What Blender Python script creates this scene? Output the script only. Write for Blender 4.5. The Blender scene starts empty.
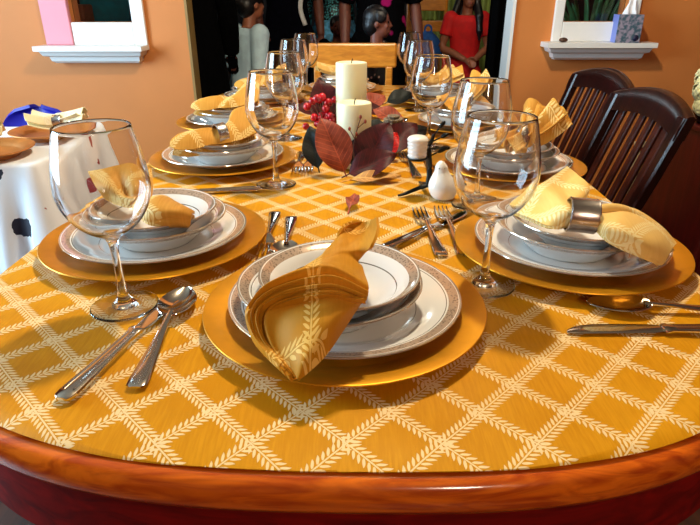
import bpy, bmesh, math, random
from mathutils import Vector, Matrix, Euler
random.seed(7)
PI = math.pi
T = 0.75                      # height of the dining table top above the floor
SC = bpy.context.scene
COL = SC.collection

# ------------------------------------------------------------------ node maths
class E:
    """a float socket with operators, for procedural materials"""
    def __init__(s, nt, sock): s.nt = nt; s.s = sock
    def _m(s, op, *a, clamp=False):
        n = s.nt.nodes.new('ShaderNodeMath'); n.operation = op; n.use_clamp = clamp
        for i, v in enumerate((s,) + a):
            if isinstance(v, E): s.nt.links.new(v.s, n.inputs[i])
            else: n.inputs[i].default_value = v
        return E(s.nt, n.outputs[0])
    def __add__(s, o): return s._m('ADD', o)
    def __sub__(s, o): return s._m('SUBTRACT', o)
    def __mul__(s, o): return s._m('MULTIPLY', o)
    def __truediv__(s, o): return s._m('DIVIDE', o)
    def abs(s): return s._m('ABSOLUTE')
    def fract(s): return s._m('FRACT')
    def sin(s): return s._m('SINE')
    def sqrt(s): return s._m('SQRT')
    def max(s, o): return s._m('MAXIMUM', o)
    def min(s, o): return s._m('MINIMUM', o)
    def lt(s, o): return s._m('LESS_THAN', o)
    def gt(s, o): return s._m('GREATER_THAN', o)
    def floor(s): return s._m('FLOOR')
    def step(s, lo, hi):
        n = s.nt.nodes.new('ShaderNodeMapRange'); n.interpolation_type = 'SMOOTHSTEP'
        s.nt.links.new(s.s, n.inputs[0]); n.inputs[1].default_value = lo; n.inputs[2].default_value = hi
        n.inputs[3].default_value = 0; n.inputs[4].default_value = 1
        return E(s.nt, n.outputs[0])

def lin(c):
    f = lambda v: v/12.92 if v <= .04045 else ((v+.055)/1.055)**2.4
    return tuple(f(v/255) for v in c[:3]) + (1,)

class Mat:
    def __init__(s, name, rgb=(200, 200, 200), rough=.5, metal=0, spec=.5, **kw):
        s.m = bpy.data.materials.new(name); s.m.use_nodes = True
        s.nt = s.m.node_tree; s.b = s.nt.nodes['Principled BSDF']
        s.b.inputs['Base Color'].default_value = lin(rgb)
        s.b.inputs['Roughness'].default_value = rough
        s.b.inputs['Metallic'].default_value = metal
        s.b.inputs['Specular IOR Level'].default_value = spec
        for k, v in kw.items(): s.b.inputs[k.replace('_', ' ')].default_value = v
        s._c = None
    def coord(s):
        if not s._c:
            s._c = s.nt.nodes.new('ShaderNodeTexCoord')
        return s._c.outputs['Object']
    def xyz(s):
        n = s.nt.nodes.new('ShaderNodeSeparateXYZ'); s.nt.links.new(s.coord(), n.inputs[0])
        return [E(s.nt, o) for o in n.outputs]
    def noise(s, scale, detail=3, stretch=(1, 1, 1), dist=0):
        mp = s.nt.nodes.new('ShaderNodeMapping'); s.nt.links.new(s.coord(), mp.inputs[0])
        mp.inputs['Scale'].default_value = stretch
        n = s.nt.nodes.new('ShaderNodeTexNoise'); n.inputs['Scale'].default_value = scale
        n.inputs['Detail'].default_value = detail; n.inputs['Distortion'].default_value = dist
        s.nt.links.new(mp.outputs[0], n.inputs['Vector'])
        return E(s.nt, n.outputs['Fac'])
    def voronoi(s, scale, feat='F1'):
        n = s.nt.nodes.new('ShaderNodeTexVoronoi'); n.inputs['Scale'].default_value = scale
        s.nt.links.new(s.coord(), n.inputs['Vector'])
        return n
    def mix(s, fac, a, b):
        n = s.nt.nodes.new('ShaderNodeMix'); n.data_type = 'RGBA'
        s.nt.links.new(fac.s, n.inputs[0])
        for i, v in ((6, a), (7, b)):
            if isinstance(v, tuple): n.inputs[i].default_value = lin(v)
            else: s.nt.links.new(v, n.inputs[i])
        return n.outputs[2]
    def color(s, sock): s.nt.links.new(sock, s.b.inputs['Base Color']); return s
    def set(s, name, e): s.nt.links.new(e.s, s.b.inputs[name]); return s
    def bump(s, e, dist=.001, strength=1):
        n = s.nt.nodes.new('ShaderNodeBump'); n.inputs['Distance'].default_value = dist
        n.inputs['Strength'].default_value = strength
        s.nt.links.new(e.s, n.inputs['Height']); s.nt.links.new(n.outputs[0], s.b.inputs['Normal']); return s

def plain(name, rgb, rough=.5, metal=0, var=0, scale=30, bump=0, **kw):
    m = Mat(name, rgb, rough, metal, **kw)
    if var or bump:
        n = m.noise(scale, 4)
        if var:
            d = tuple(max(0, c*(1-var)) for c in rgb); u = tuple(min(255, c*(1+var)) for c in rgb)
            m.color(m.mix(n.step(.3, .7), d, u))
        if bump: m.bump(n, bump)
    return m.m

def wood(name, a, b, rough=.3, scale=6, stretch=(1, 12, 12), **kw):
    m = Mat(name, a, rough, **kw)
    n = m.noise(scale, 6, stretch, 1.2); m.color(m.mix(n.step(.3, .72), a, b)); m.bump(n, .0004)
    return m.m

def leaf_vine(c, a, P=.0060, W=.0086):
    """embroidered vine: c = distance across (signed), a = distance along"""
    v = c.abs()
    t = ((a - v*.85)/P).fract()
    # leaf widest at its middle
    w = ((v*(PI/W)).sin())
    leaf = ((t - .5).abs()).lt(w*.32)*v.lt(W)*v.gt(.0013)
    stem = v.lt(.0008)
    return leaf.max(stem)

def cloth_mat(name, gold, gold2, cream, pitch=.05798, ox=-.003, oy=.381, axes=(0, 1), bumpd=.0009, vine=True, rough=.48, straight=False, W=.0086):
    m = Mat(name, gold, rough, 0, .22)
    m.b.inputs['Specular Tint'].default_value = lin((255, 200, 90))
    X = m.xyz(); x = X[axes[0]] - ox; y = X[axes[1]] - oy
    c1, a1 = (x, y) if straight else ((x - y)*.70711, (x + y)*.70711)
    rnd = lambda e: (e/pitch + .5).fract()*pitch - pitch/2
    m1 = leaf_vine(rnd(c1), a1, W*.7, W); m2 = leaf_vine(rnd(a1), c1, W*.7, W)
    mask = m1.max(m2)
    slub = m.noise(14, 3, (30, 2.5, 1)); blot = m.noise(6, 3)
    weave = m.noise(900, 1)
    base = m.mix((slub*.4 + blot*.6).step(.36, .64), gold, gold2)
    if vine:
        m.color(m.mix(mask, base, cream))
        m.bump(mask*1.0 + weave*.12 + slub*.15, bumpd)
    else:
        m.color(base); m.bump(weave*.25 + slub*.4, bumpd)
    return m.m

def band_plate(name, white, bands, metal_bands, rough=.12):
    """porcelain with concentric rings: (r0, r1, rgb) painted, metal rings get metallic"""
    m = Mat(name, white, rough, 0, .6, Coat_Weight=.4, Coat_Roughness=.05)
    X = m.xyz(); r = (X[0]*X[0] + X[1]*X[1]).sqrt()
    col = None; met = None
    nd = m.nt.nodes.new('ShaderNodeTexVoronoi'); nd.inputs['Scale'].default_value = 300
    m.nt.links.new(m.coord(), nd.inputs['Vector'])
    vd = E(m.nt, nd.outputs['Distance'])
    cur = white
    for r0, r1, rgb, mt in bands:
        k = r.gt(r0)*r.lt(r1)
        if mt == 2:
            tex = m.mix(vd.step(.15, .5), rgb, tuple(min(255, c*1.5) for c in rgb))
            cur = m.mix(k, cur, tex)
        else:
            cur = m.mix(k, cur, rgb)
        if mt: met = k*(.6 if mt == 1 else .2) if met is None else met.max(k*(.6 if mt == 1 else .2))
    m.color(cur)
    if met: m.set('Metallic', met)
    return m.m

# ------------------------------------------------------------------ geometry
def link(name, me, mat, parent=None):
    o = bpy.data.objects.new(name, me); COL.objects.link(o)
    if mat is not None: me.materials.append(mat)
    if parent is not None: o.parent = parent
    return o
def obj(name, bm, mat, parent=None, smooth=True, angle=None):
    me = bpy.data.meshes.new(name)
    bmesh.ops.recalc_face_normals(bm, faces=bm.faces)
    bm.to_mesh(me); bm.free()
    for p in me.polygons: p.use_smooth = smooth
    if smooth and angle is not None:
        try: me.set_sharp_from_angle(angle=math.radians(angle))
        except Exception: pass
    return link(name, me, mat, parent)
def tag(o, label=None, cat=None, group=None, kind=None):
    if label: o['label'] = label
    if cat: o['category'] = cat
    if group: o['group'] = group
    if kind: o['kind'] = kind
    return o
def thing(name, label, cat, loc=(0, 0, 0), rz=0, group=None):
    o = bpy.data.objects.new(name, None); COL.objects.link(o); o.empty_display_size = .05
    o.location = loc; o.rotation_euler = (0, 0, rz)
    return tag(o, label, cat, group)
def struct(name, bm, mat, parent=None, smooth=False):
    o = obj(name, bm, mat, parent, smooth)
    if parent is None: o['kind'] = 'structure'
    return o
def dup(root, loc=None, rz=None, label=None, group=None):
    r = root.copy(); COL.objects.link(r)
    if loc is not None: r.location = loc
    if rz is not None: r.rotation_euler = (0, 0, rz)
    if label: r['label'] = label
    if group: r['group'] = group
    for ch in list(root.children):
        c = ch.copy(); COL.objects.link(c); c.parent = r; c.matrix_parent_inverse = ch.matrix_parent_inverse
        for g in list(ch.children):
            d = g.copy(); COL.objects.link(d); d.parent = c
    return r
def B(): return bmesh.new()
def box(bm, x0, x1, y0, y1, z0, z1, bev=0, M=None):
    vs = [bm.verts.new((x, y, z)) for x in (x0, x1) for y in (y0, y1) for z in (z0, z1)]
    fs = [bm.faces.new([vs[i] for i in q]) for q in ((0, 1, 3, 2), (4, 6, 7, 5), (0, 4, 5, 1), (2, 3, 7, 6), (0, 2, 6, 4), (1, 5, 7, 3))]
    if bev:
        es = list({e for f in fs for e in f.edges})
        r = bmesh.ops.bevel(bm, geom=es, offset=bev, segments=2, affect='EDGES', profile=.5)
        vs = list({v for f in r['faces'] for v in f.verts} | {v for v in vs if v.is_valid})
    if M is not None: bmesh.ops.transform(bm, matrix=M, verts=[v for v in vs if v.is_valid])
    return bm
def crom(P, n, closed=False):
    """Catmull-Rom resample of a polyline to n points"""
    P = [Vector(p) for p in P]; N = len(P); out = []
    segs = N if closed else N-1
    for i in range(n):
        t = i*segs/(n if closed else n-1); k = min(int(t), segs-1); f = t-k
        g = (lambda j: P[j % N]) if closed else (lambda j: P[max(0, min(N-1, j))])
        p0, p1, p2, p3 = g(k-1), g(k), g(k+1), g(k+2)
        out.append(.5*((2*p1) + (p2-p0)*f + (2*p0-5*p1+4*p2-p3)*f*f + (3*p1-p0-3*p2+p3)*f**3))
    return out
def lathe(bm, prof, n=64, c=(0, 0, 0), sub=0, M=None):
    if sub: prof = [(v.x, v.y) for v in crom([(a, b, 0) for a, b in prof], len(prof)*sub)]
    rings = []; new = []
    for r, z in prof:
        if r < 1e-5:
            v = bm.verts.new((c[0], c[1], c[2]+z)); rings.append([v]); new.append(v)
        else:
            ring = [bm.verts.new((c[0]+r*math.cos(2*PI*i/n), c[1]+r*math.sin(2*PI*i/n), c[2]+z)) for i in range(n)]
            rings.append(ring); new += ring
    for a, b in zip(rings, rings[1:]):
        if len(a) == 1 and len(b) == 1: continue
        for i in range(n):
            j = (i+1) % n
            if len(a) == 1: bm.faces.new((a[0], b[i], b[j]))
            elif len(b) == 1: bm.faces.new((a[i], b[0], a[j]))
            else: bm.faces.new((a[i], b[i], b[j], a[j]))
    if M is not None: bmesh.ops.transform(bm, matrix=M, verts=new)
    return bm
def tube(bm, pts, rad, n=10, flat=1, up=(0, 0, 1), cap=True):
    """swept tube; rad a number or list; flat squeezes along the local up"""
    pts = [Vector(p) for p in pts]; N = len(pts)
    if not hasattr(rad, '__len__'): rad = [rad]*N
    rings = []; U = Vector(up)
    for i, p in enumerate(pts):
        d = (pts[min(i+1, N-1)] - pts[max(i-1, 0)])
        if d.length < 1e-9: d = Vector((0, 0, 1))
        d.normalize()
        s = d.cross(U)
        if s.length < 1e-4: s = d.cross(Vector((0, 1, 0)) if abs(d.y) < .9 else Vector((1, 0, 0)))
        s.normalize(); u = s.cross(d).normalized()
        rings.append([bm.verts.new(p + s*(rad[i]*math.cos(2*PI*k/n)) + u*(rad[i]*flat*math.sin(2*PI*k/n))) for k in range(n)])
    for a, b in zip(rings, rings[1:]):
        for i in range(n):
            j = (i+1) % n; bm.faces.new((a[i], a[j], b[j], b[i]))
    if cap:
        bm.faces.new(list(reversed(rings[0]))); bm.faces.new(rings[-1])
    return bm
def ell(bm, c, r, seg=16, M=None):
    r = r if hasattr(r, '__len__') else (r, r, r)
    m = Matrix.Translation(c) @ (M if M is not None else Matrix()) @ Matrix.Diagonal((*r, 1))
    bmesh.ops.create_uvsphere(bm, u_segments=seg, v_segments=max(6, seg*2//3), radius=1, matrix=m)
    return bm
def sheet(bm, rows, nu, nv, th=.003, down=(0, 0, -1)):
    """smooth lofted cloth through rows of control points, given thickness"""
    R = [crom(r, nu) for r in rows]
    cols = [crom([R[j][i] for j in range(len(R))], nv) for i in range(nu)]
    G = [[cols[i][j] for i in range(nu)] for j in range(nv)]
    solid_grid(bm, G, th)
    return bm
def solid_grid(bm, G, th):
    nv, nu = len(G), len(G[0])
    nrm = [[None]*nu for _ in range(nv)]
    for j in range(nv):
        for i in range(nu):
            a = G[j][min(i+1, nu-1)] - G[j][max(i-1, 0)]; b = G[min(j+1, nv-1)][i] - G[max(j-1, 0)][i]
            c = a.cross(b); nrm[j][i] = c.normalized() if c.length > 1e-12 else Vector((0, 0, 1))
    top = [[bm.verts.new(G[j][i]) for i in range(nu)] for j in range(nv)]
    bot = [[bm.verts.new(G[j][i] - nrm[j][i]*th) for i in range(nu)] for j in range(nv)]
    for j in range(nv-1):
        for i in range(nu-1):
            bm.faces.new((top[j][i], top[j][i+1], top[j+1][i+1], top[j+1][i]))
            bm.faces.new((bot[j][i], bot[j+1][i], bot[j+1][i+1], bot[j][i+1]))
    per = [(0, i) for i in range(nu)] + [(j, nu-1) for j in range(1, nv)] + [(nv-1, i) for i in range(nu-2, -1, -1)] + [(j, 0) for j in range(nv-2, 0, -1)]
    for k in range(len(per)):
        (j0, i0), (j1, i1) = per[k], per[(k+1) % len(per)]
        bm.faces.new((top[j0][i0], bot[j0][i0], bot[j1][i1], top[j1][i1]))
def bar(bm, st, n=12):
    """flat metal bar along +y: stations (y, halfwidth, thickness, z, x)"""
    rings = []
    for s in st:
        y, w, t, z = s[:4]; x = s[4] if len(s) > 4 else 0
        rings.append([bm.verts.new((x + w*math.copysign(abs(math.cos(a))**.7, math.cos(a)), y, z + t/2*math.copysign(abs(math.sin(a))**.7, math.sin(a)))) for a in [2*PI*k/n for k in range(n)]])
    for a, b in zip(rings, rings[1:]):
        for i in range(n):
            j = (i+1) % n; bm.faces.new((a[i], a[j], b[j], b[i]))
    bm.faces.new(list(reversed(rings[0]))); bm.faces.new(rings[-1])
def remeshed(name, bm, voxel, mat, parent=None, smooth=4):
    """union of overlapping closed pieces as one continuous skin"""
    me = bpy.data.meshes.new(name); bmesh.ops.recalc_face_normals(bm, faces=bm.faces); bm.to_mesh(me); bm.free()
    tmp = bpy.data.objects.new(name, me); COL.objects.link(tmp)
    r = tmp.modifiers.new('r', 'REMESH'); r.mode = 'VOXEL'; r.voxel_size = voxel; r.use_smooth_shade = True
    s = tmp.modifiers.new('s', 'SMOOTH'); s.iterations = smooth; s.factor = .5
    dg = bpy.context.evaluated_depsgraph_get(); dg.update()
    new = bpy.data.meshes.new_from_object(tmp.evaluated_get(dg))
    bpy.data.objects.remove(tmp); new.name = name
    new.materials.clear()
    for p in new.polygons: p.use_smooth = True
    return link(name, new, mat, parent)

# ------------------------------------------------------------------ materials
GOLD, GOLD2, CREAM = (190, 125, 12), (206, 142, 22), (232, 204, 152)
M = {}
M['cloth'] = cloth_mat('gold damask cloth', GOLD, GOLD2, CREAM)
M['napkin'] = cloth_mat('gold napkin cloth', (186, 124, 30), (198, 138, 44), (228, 182, 96), pitch=.19, W=.0082, straight=True, ox=-.036, oy=.446, rough=.5, bumpd=.0006)
M['napkin_pale'] = cloth_mat('pale gold napkin cloth', (224, 180, 100), (230, 190, 114), (242, 220, 160), pitch=.075, ox=.24, oy=.755, rough=.5, bumpd=.0006)
M['napkin_mid'] = cloth_mat('tan gold napkin cloth', (190, 132, 52), (204, 148, 68), (230, 196, 126), pitch=.075, ox=.24, oy=.755, rough=.5, bumpd=.0006)
M['napkin_cream'] = cloth_mat('cream napkin cloth', (236, 224, 178), (240, 230, 190), (244, 236, 205), pitch=.06, rough=.55)
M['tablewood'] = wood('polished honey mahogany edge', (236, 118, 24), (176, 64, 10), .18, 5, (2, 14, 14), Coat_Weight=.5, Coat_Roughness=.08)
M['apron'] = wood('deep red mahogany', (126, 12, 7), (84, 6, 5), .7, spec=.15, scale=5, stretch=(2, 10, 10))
M['charger'] = plain('brushed gold charger', (212, 146, 22), .36, .7, .06, 18, 0)
M['charger_tan'] = plain('copper gold charger', (196, 128, 62), .42, .5, .05, 18, 0)
W_ = (228, 226, 222)
M['dinner'] = band_plate('porcelain dinner plate with platinum band', W_, [(.1215, .1325, (122, 106, 92), 2), (.1335, .14, (206, 196, 180), 1), (.1185, .1195, (150, 140, 124), 1), (.084, .0848, (170, 160, 145), 1)], None)
M['salad'] = band_plate('porcelain rimmed plate with platinum band', W_, [(.0935, .1035, (122, 106, 92), 2), (.1045, .112, (206, 196, 180), 1), (.0905, .0915, (150, 140, 124), 1)], None)
M['bowl'] = band_plate('porcelain bowl with platinum band', W_, [(.080, .0895, (122, 106, 92), 2), (.0905, .1, (206, 196, 180), 1), (.0655, .0665, (140, 130, 112), 1)], None)
M['silver'] = plain('polished cutlery steel', (214, 208, 200), .09, 1, .02, 40)
M['ring'] = plain('brushed napkin ring steel', (196, 188, 182), .26, 1, .06, 60)
g = Mat('clear wine glass', (255, 255, 255), 0.0, 0, .5); g.b.inputs['Transmission Weight'].default_value = 1; g.b.inputs['IOR'].default_value = 1.47
M['glass'] = g.m
M['sidewall'] = plain('terracotta darkened to cut bounce', (112, 52, 22), .7, 0, .03, 3)  # for the walls out of view, colour darkened to lower the bounce light
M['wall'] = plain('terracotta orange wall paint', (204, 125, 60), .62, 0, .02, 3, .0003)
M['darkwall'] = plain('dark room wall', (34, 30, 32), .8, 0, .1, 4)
M['ceil'] = plain('ceiling paint darkened to cut bounce', (120, 108, 92), .8, 0, .01, 4)  # colour taken well below white to weaken bounce from the unseen ceiling
M['floor'] = wood('dark floor boards', (62, 32, 18), (36, 18, 12), .4, 3, (10, 1, 1))
M['trim'] = plain('white gloss trim', (236, 236, 232), .35, 0, .01, 8)
M['pinktrim'] = plain('pink painted trim', (222, 140, 152), .5, 0, .01, 8)
M['khaki'] = plain('khaki painted door jamb', (150, 120, 66), .5, 0, .03, 8)
M['pane'] = plain('dark window pane', (16, 14, 16), .05, 0, .1, 5)
M['mahog'] = wood('dark glossy mahogany chair', (40, 9, 5), (18, 4, 3), .3, 6, (8, 8, 1), Coat_Weight=.15, Coat_Roughness=.2)
M['mahog_face'] = wood('dark mahogany slat', (70, 24, 10), (40, 11, 6), .4, 6, (8, 8, 1))
M['seatpad'] = plain('dark leather seat', (24, 14, 12), .45, 0, .1, 20)
M['lightwood'] = wood('light oak chair', (214, 140, 48), (186, 112, 34), .3, 6, (2, 10, 10))
M['wax'] = plain('ivory candle wax', (238, 230, 190), .45, 0, .02, 10, 0, Subsurface_Weight=.35)
M['wax'].node_tree.nodes['Principled BSDF'].inputs['Subsurface Radius'].default_value = (.02, .015, .008)
M['wick'] = plain('burnt wick', (30, 24, 20), .9, 0, .1, 50)
M['iron'] = plain('black wrought iron', (26, 28, 26), .4, .6, .15, 60, .0005)
M['whiteceramic'] = plain('white glazed ceramic', (240, 234, 222), .16, 0, .01, 20)
M['berry'] = plain('red berry', (170, 16, 28), .2, 0, .15, 60)
M['twig'] = plain('brown twig', (96, 52, 26), .8, 0, .15, 60)
def leafmat(nm, a, b):
    m = Mat(nm, a, .55, 0, .25); x = m.xyz(); v = x[0].abs()
    t = ((x[1] - v*.8)/.012).fract(); vein = ((t-.5).abs()).lt(.06).max(v.lt(.0012))
    n = m.noise(30, 4); m.color(m.mix(vein*.6, m.mix(n.step(.35, .65), a, b), tuple(min(255, c*1.3) for c in a))); m.bump(vein, .0004)
    return m.m
M['leaf_brown'] = leafmat('copper magnolia leaf', (150, 70, 46), (120, 50, 34))
M['leaf_maroon'] = leafmat('maroon magnolia leaf', (72, 10, 12), (48, 7, 9))
M['leaf_dark'] = leafmat('dark green leaf', (22, 26, 20), (14, 18, 14))
M['leaf_red'] = leafmat('red leaf', (190, 20, 14), (150, 14, 12))
M['leaf_tan'] = leafmat('tan dried leaf', (196, 148, 84), (176, 120, 60))
M['skin'] = plain('brown skin', (150, 90, 62), .5, 0, .04, 20)
M['skin_dark'] = plain('dark brown skin', (112, 60, 44), .5, 0, .04, 20)
M['hair'] = plain('black hair', (14, 11, 12), .4, 0, .3, 80, .002)
M['red'] = plain('red jersey', (206, 16, 18), .75, 0, .05, 20, .001)
M['black'] = plain('black fabric', (4, 4, 5), 1, 0, .2, 30, spec=.05)
M['navy'] = plain('navy fabric', (8, 8, 17), 1, 0, .2, 30, spec=.05)
M['blue'] = plain('blue fabric', (30, 84, 160), .8, 0, .1, 20)
M['aqua'] = plain('pale aqua fabric', (200, 230, 246), .8, 0, .06, 12, .003)
M['teal'] = plain('teal fabric', (30, 150, 170), .8, 0, .1, 12)
M['denim'] = plain('pale blue denim', (90, 170, 220), .8, 0, .2, 40)
M['white'] = plain('white cotton', (240, 240, 240), .8, 0, .03, 20, .001)
sq = Mat('teal sequin fabric', (20, 70, 80), .35, .3); vv = sq.voronoi(70)
sq.color(sq.mix(E(sq.nt, vv.outputs['Distance']).step(.2, .6), (90, 190, 200), (6, 22, 30))); M['sequin'] = sq.m
mg = Mat('black fabric with magenta dots', (12, 10, 14), .9, 0, .05); vv = mg.voronoi(14)
mg.color(mg.mix(E(mg.nt, vv.outputs['Distance']).step(.25, .4), (170, 24, 100), (6, 5, 7))); M['magenta'] = mg.m
fl = Mat('dark print fabric', (24, 20, 22), .8); vv = fl.voronoi(40)
fl.color(fl.mix(E(fl.nt, vv.outputs['Distance']).step(.15, .3), (190, 150, 130), (24, 20, 22))); M['print'] = fl.m
M['green'] = plain('olive green curtain', (150, 170, 90), .8, 0, .1, 8)
M['pink'] = plain('pink garment', (206, 60, 130), .8, 0, .1, 8)
M['blueplastic'] = plain('blue plastic chair', (14, 12, 150), .5, 0, .03, 8)
M['steel'] = plain('grey painted steel', (120, 120, 124), .4, .7, .05, 20)
bp = Mat('printed side tablecloth', (232, 236, 240), .7)
vv = bp.voronoi(10.5); d_ = E(bp.nt, vv.outputs['Distance']); n1 = bp.noise(60, 2); n2 = bp.noise(7, 1)
sepc = bp.nt.nodes.new('ShaderNodeSeparateColor'); bp.nt.links.new(vv.outputs['Color'], sepc.inputs[0])
ra = E(bp.nt, sepc.outputs[0]); rb = E(bp.nt, sepc.outputs[1])
zz_ = bp.xyz()[2]
blob = (d_ + (n1-.5)*.18).lt(.30)*ra.gt(.22)*zz_.lt(-.012)
bp.color(bp.mix(blob, (232, 236, 240), bp.mix(rb.gt(.62), (20, 22, 44), bp.mix(rb.gt(.8), (60, 140, 60), (150, 40, 40)))))
M['printcloth'] = bp.m
hy = plain('cream hydrangea petal', (226, 222, 170), .6, 0, .1, 40)
M['petal'] = hy
M['vase'] = plain('dark vase glaze', (40, 18, 14), .2, 0, .1, 10)
M['greenleaf'] = plain('green leaf', (40, 90, 50), .5, 0, .25, 20)
tb = Mat('tissue box floral print', (90, 110, 120), .5); n1 = tb.noise(60, 5)
tb.color(tb.mix(n1.step(.4, .62), (54, 84, 98), (150, 140, 156))); M['tissue_print'] = tb.m
M['tissue_blue'] = plain('lavender blue card', (120, 140, 220), .5, 0, .02, 10)
M['tissue'] = plain('white tissue paper', (246, 246, 250), .8, 0, .01, 10)
M['navyink'] = plain('navy ink', (24, 26, 60), .5)
M['brownstone'] = plain('brown nut shell', (70, 40, 22), .5, 0, .2, 60)
M['creamframe'] = plain('cream painted frame', (206, 186, 140), .5, 0, .05, 20)
pc = Mat('abstract red and olive print', (130, 50, 20), .5); n1 = pc.noise(14, 3, (1, 1, 1), 2)
pc.color(pc.mix(n1.step(.42, .58), (130, 44, 18), (150, 130, 40))); M['picture'] = pc.m
M['cabinet'] = wood('red mahogany cabinet', (84, 16, 10), (58, 8, 8), .3, 4, (8, 8, 1))

# ------------------------------------------------------------------ the room
XL, XR, YF, YB, ZC = -2.7, 2.3, -1.6, 3.05, 2.5
OPL, OPR, OPT = -.805, .805, 2.1          # doorway to the dark room
WT = .10
W1 = (-1.365, -1.065, T+.238, 1.75); W2 = (1.040, 1.350, T+.240, 1.75)
bm = B()
box(bm, XL-.1, W1[0], YB, YB+WT, 0, ZC); box(bm, W1[1], OPL, YB, YB+WT, 0, ZC)
box(bm, W1[0], W1[1], YB, YB+WT, 0, W1[2]); box(bm, W1[0], W1[1], YB, YB+WT, W1[3], ZC)
box(bm, OPL, OPR, YB, YB+WT, OPT, ZC)
box(bm, OPR, W2[0], YB, YB+WT, 0, ZC); box(bm, W2[1], XR+.1, YB, YB+WT, 0, ZC)
box(bm, W2[0], W2[1], YB, YB+WT, 0, W2[2]); box(bm, W2[0], W2[1], YB, YB+WT, W2[3], ZC)
struct('wall_back', bm, M['wall'])
bm = B()                                     # left wall with the daylight window
LW = (.3, 2.0, .5, 2.25)
box(bm, XL-.1, XL, YF, LW[0], 0, ZC); box(bm, XL-.1, XL, LW[1], YB, 0, ZC)
box(bm, XL-.1, XL, LW[0], LW[1], 0, LW[2]); box(bm, XL-.1, XL, LW[0], LW[1], LW[3], ZC)
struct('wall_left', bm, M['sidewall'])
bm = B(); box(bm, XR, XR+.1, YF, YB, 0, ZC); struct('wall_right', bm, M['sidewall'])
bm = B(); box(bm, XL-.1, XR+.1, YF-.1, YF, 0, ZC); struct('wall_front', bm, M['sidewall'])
bm = B(); box(bm, -3.4, 3.0, YF-.1, 6.6, -.06, 0); struct('floor', bm, M['floor'])
bm = B(); box(bm, -3.4, 3.0, YF-.1, 6.6, ZC, ZC+.06); struct('ceiling', bm, M['ceil'])
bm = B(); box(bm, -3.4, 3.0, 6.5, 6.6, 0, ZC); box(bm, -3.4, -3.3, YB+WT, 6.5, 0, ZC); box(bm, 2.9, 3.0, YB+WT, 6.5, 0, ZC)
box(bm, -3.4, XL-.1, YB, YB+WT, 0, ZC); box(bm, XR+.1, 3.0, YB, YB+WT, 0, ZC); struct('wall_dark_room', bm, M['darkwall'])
# left-wall window frame
w3 = tag(struct('window_3', (lambda b: (box(b, XL-.06, XL-.02, LW[0], LW[0]+.05, LW[2], LW[3]), box(b, XL-.06, XL-.02, LW[1]-.05, LW[1], LW[2], LW[3]), box(b, XL-.06, XL-.02, LW[0], LW[1], LW[2], LW[2]+.05), box(b, XL-.06, XL-.02, LW[0], LW[1], LW[3]-.05, LW[3]), box(b, XL-.06, XL-.02, 1.125, 1.175, LW[2], LW[3])) and b)(B()), M['trim']), kind='structure')
# doorway jambs
bm = B(); box(bm, OPL, OPL+.012, YB-.004, YB+WT+.004, 0, OPT); struct('trim_1', bm, M['khaki'])
bm = B(); box(bm, OPR-.016, OPR, YB-.012, YB+WT+.02, 0, OPT); struct('trim_2', bm, M['trim'])
def sill(nm, x0, x1, z, zb):
    bm = B(); d = .125; H = z-zb
    # stepped crown moulding under a flat shelf, returns mitred at both ends
    prof = [(d, 0), (d, -.022), (d-.02, -.026), (d-.032, -.045), (d-.055, -.052), (d-.062, -.072), (d-.075, -.08), (d-.078, -H), (0, -H)]
    rings = []
    for dep, dz in prof:
        ins = d-dep
        ins = min(ins, .075)
        rings.append([bm.verts.new((x0+ins*.85, YB-dep if dep else YB-.001, z+dz)), bm.verts.new((x1-ins*.6, YB-dep if dep else YB-.001, z+dz)),
                      bm.verts.new((x1-ins*.6, YB-.001, z+dz)), bm.verts.new((x0+ins*.85, YB-.001, z+dz))])
    for a, b in zip(rings, rings[1:]):
        for i in range(4):
            j = (i+1) % 4
            try: bm.faces.new((a[i], a[j], b[j], b[i]))
            except ValueError: pass
    bm.faces.new(rings[0]); bm.faces.new(list(reversed(rings[-1])))
    bmesh.ops.remove_doubles(bm, verts=bm.verts, dist=1e-5)
    return struct(nm, bm, M['trim'])
def wall_window(nm, W, boards, cas):
    bm = B()
    for (x0, x1, z0, z1) in boards: box(bm, x0, x1, YB-.022, YB-.001, z0, z1, .004)
    f = struct(nm, bm, M['trim'])
    g_ = Mat(nm+' glass', (255, 255, 255), 0); g_.b.inputs['Transmission Weight'].default_value = 1; g_.b.inputs['IOR'].default_value = 1.3
    bm = B(); box(bm, W[0]+.002, W[1]-.002, YB+.03, YB+.036, W[2]+.002, W[3]-.002); obj('pane', bm, g_.m, f, smooth=False)
    return f
f = wall_window('window_1', W1, [(W1[1], W1[1]+.062, T+.134, 1.8), (W1[0], W1[1], T+.134, W1[2])], None)
bm = B(); box(bm, W1[0]-.135, W1[0], YB-.03, YB-.001, T+.134, 1.8, .005); obj('casing', bm, M['pinktrim'], f, smooth=False)['label'] = 'pink painted casing board'
f = wall_window('window_2', W2, [(W2[0]-.045, W2[0], T+.150, 1.8), (W2[1], W2[1]+.055, T+.150, 1.8), (W2[0], W2[1], T+.150, W2[2])], None)
sill('trim_3', -1.525, -1.003, T+.134, T+.052); sill('trim_4', .950, 1.475, T+.150, T+.068)
# added pieces behind the small left window, standing in for reflections in its pane
bm = B(); box(bm, -1.53, -1.405, 3.3, 3.43, 0, T+.315, .01); tag(obj('brown_reflection_box', bm, plain('brown board', (120, 66, 40), .7, 0, .05), smooth=False), 'tall brown box added to stand for a reflection in the left pane', 'box')
bm = B(); box(bm, -1.56, -1.26, 3.62, 3.95, 0, 1.6, .01); tag(obj('teal_reflection_block', bm, M['teal'], smooth=False), 'teal cupboard added to stand for a reflection in the left pane', 'block')

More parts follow.
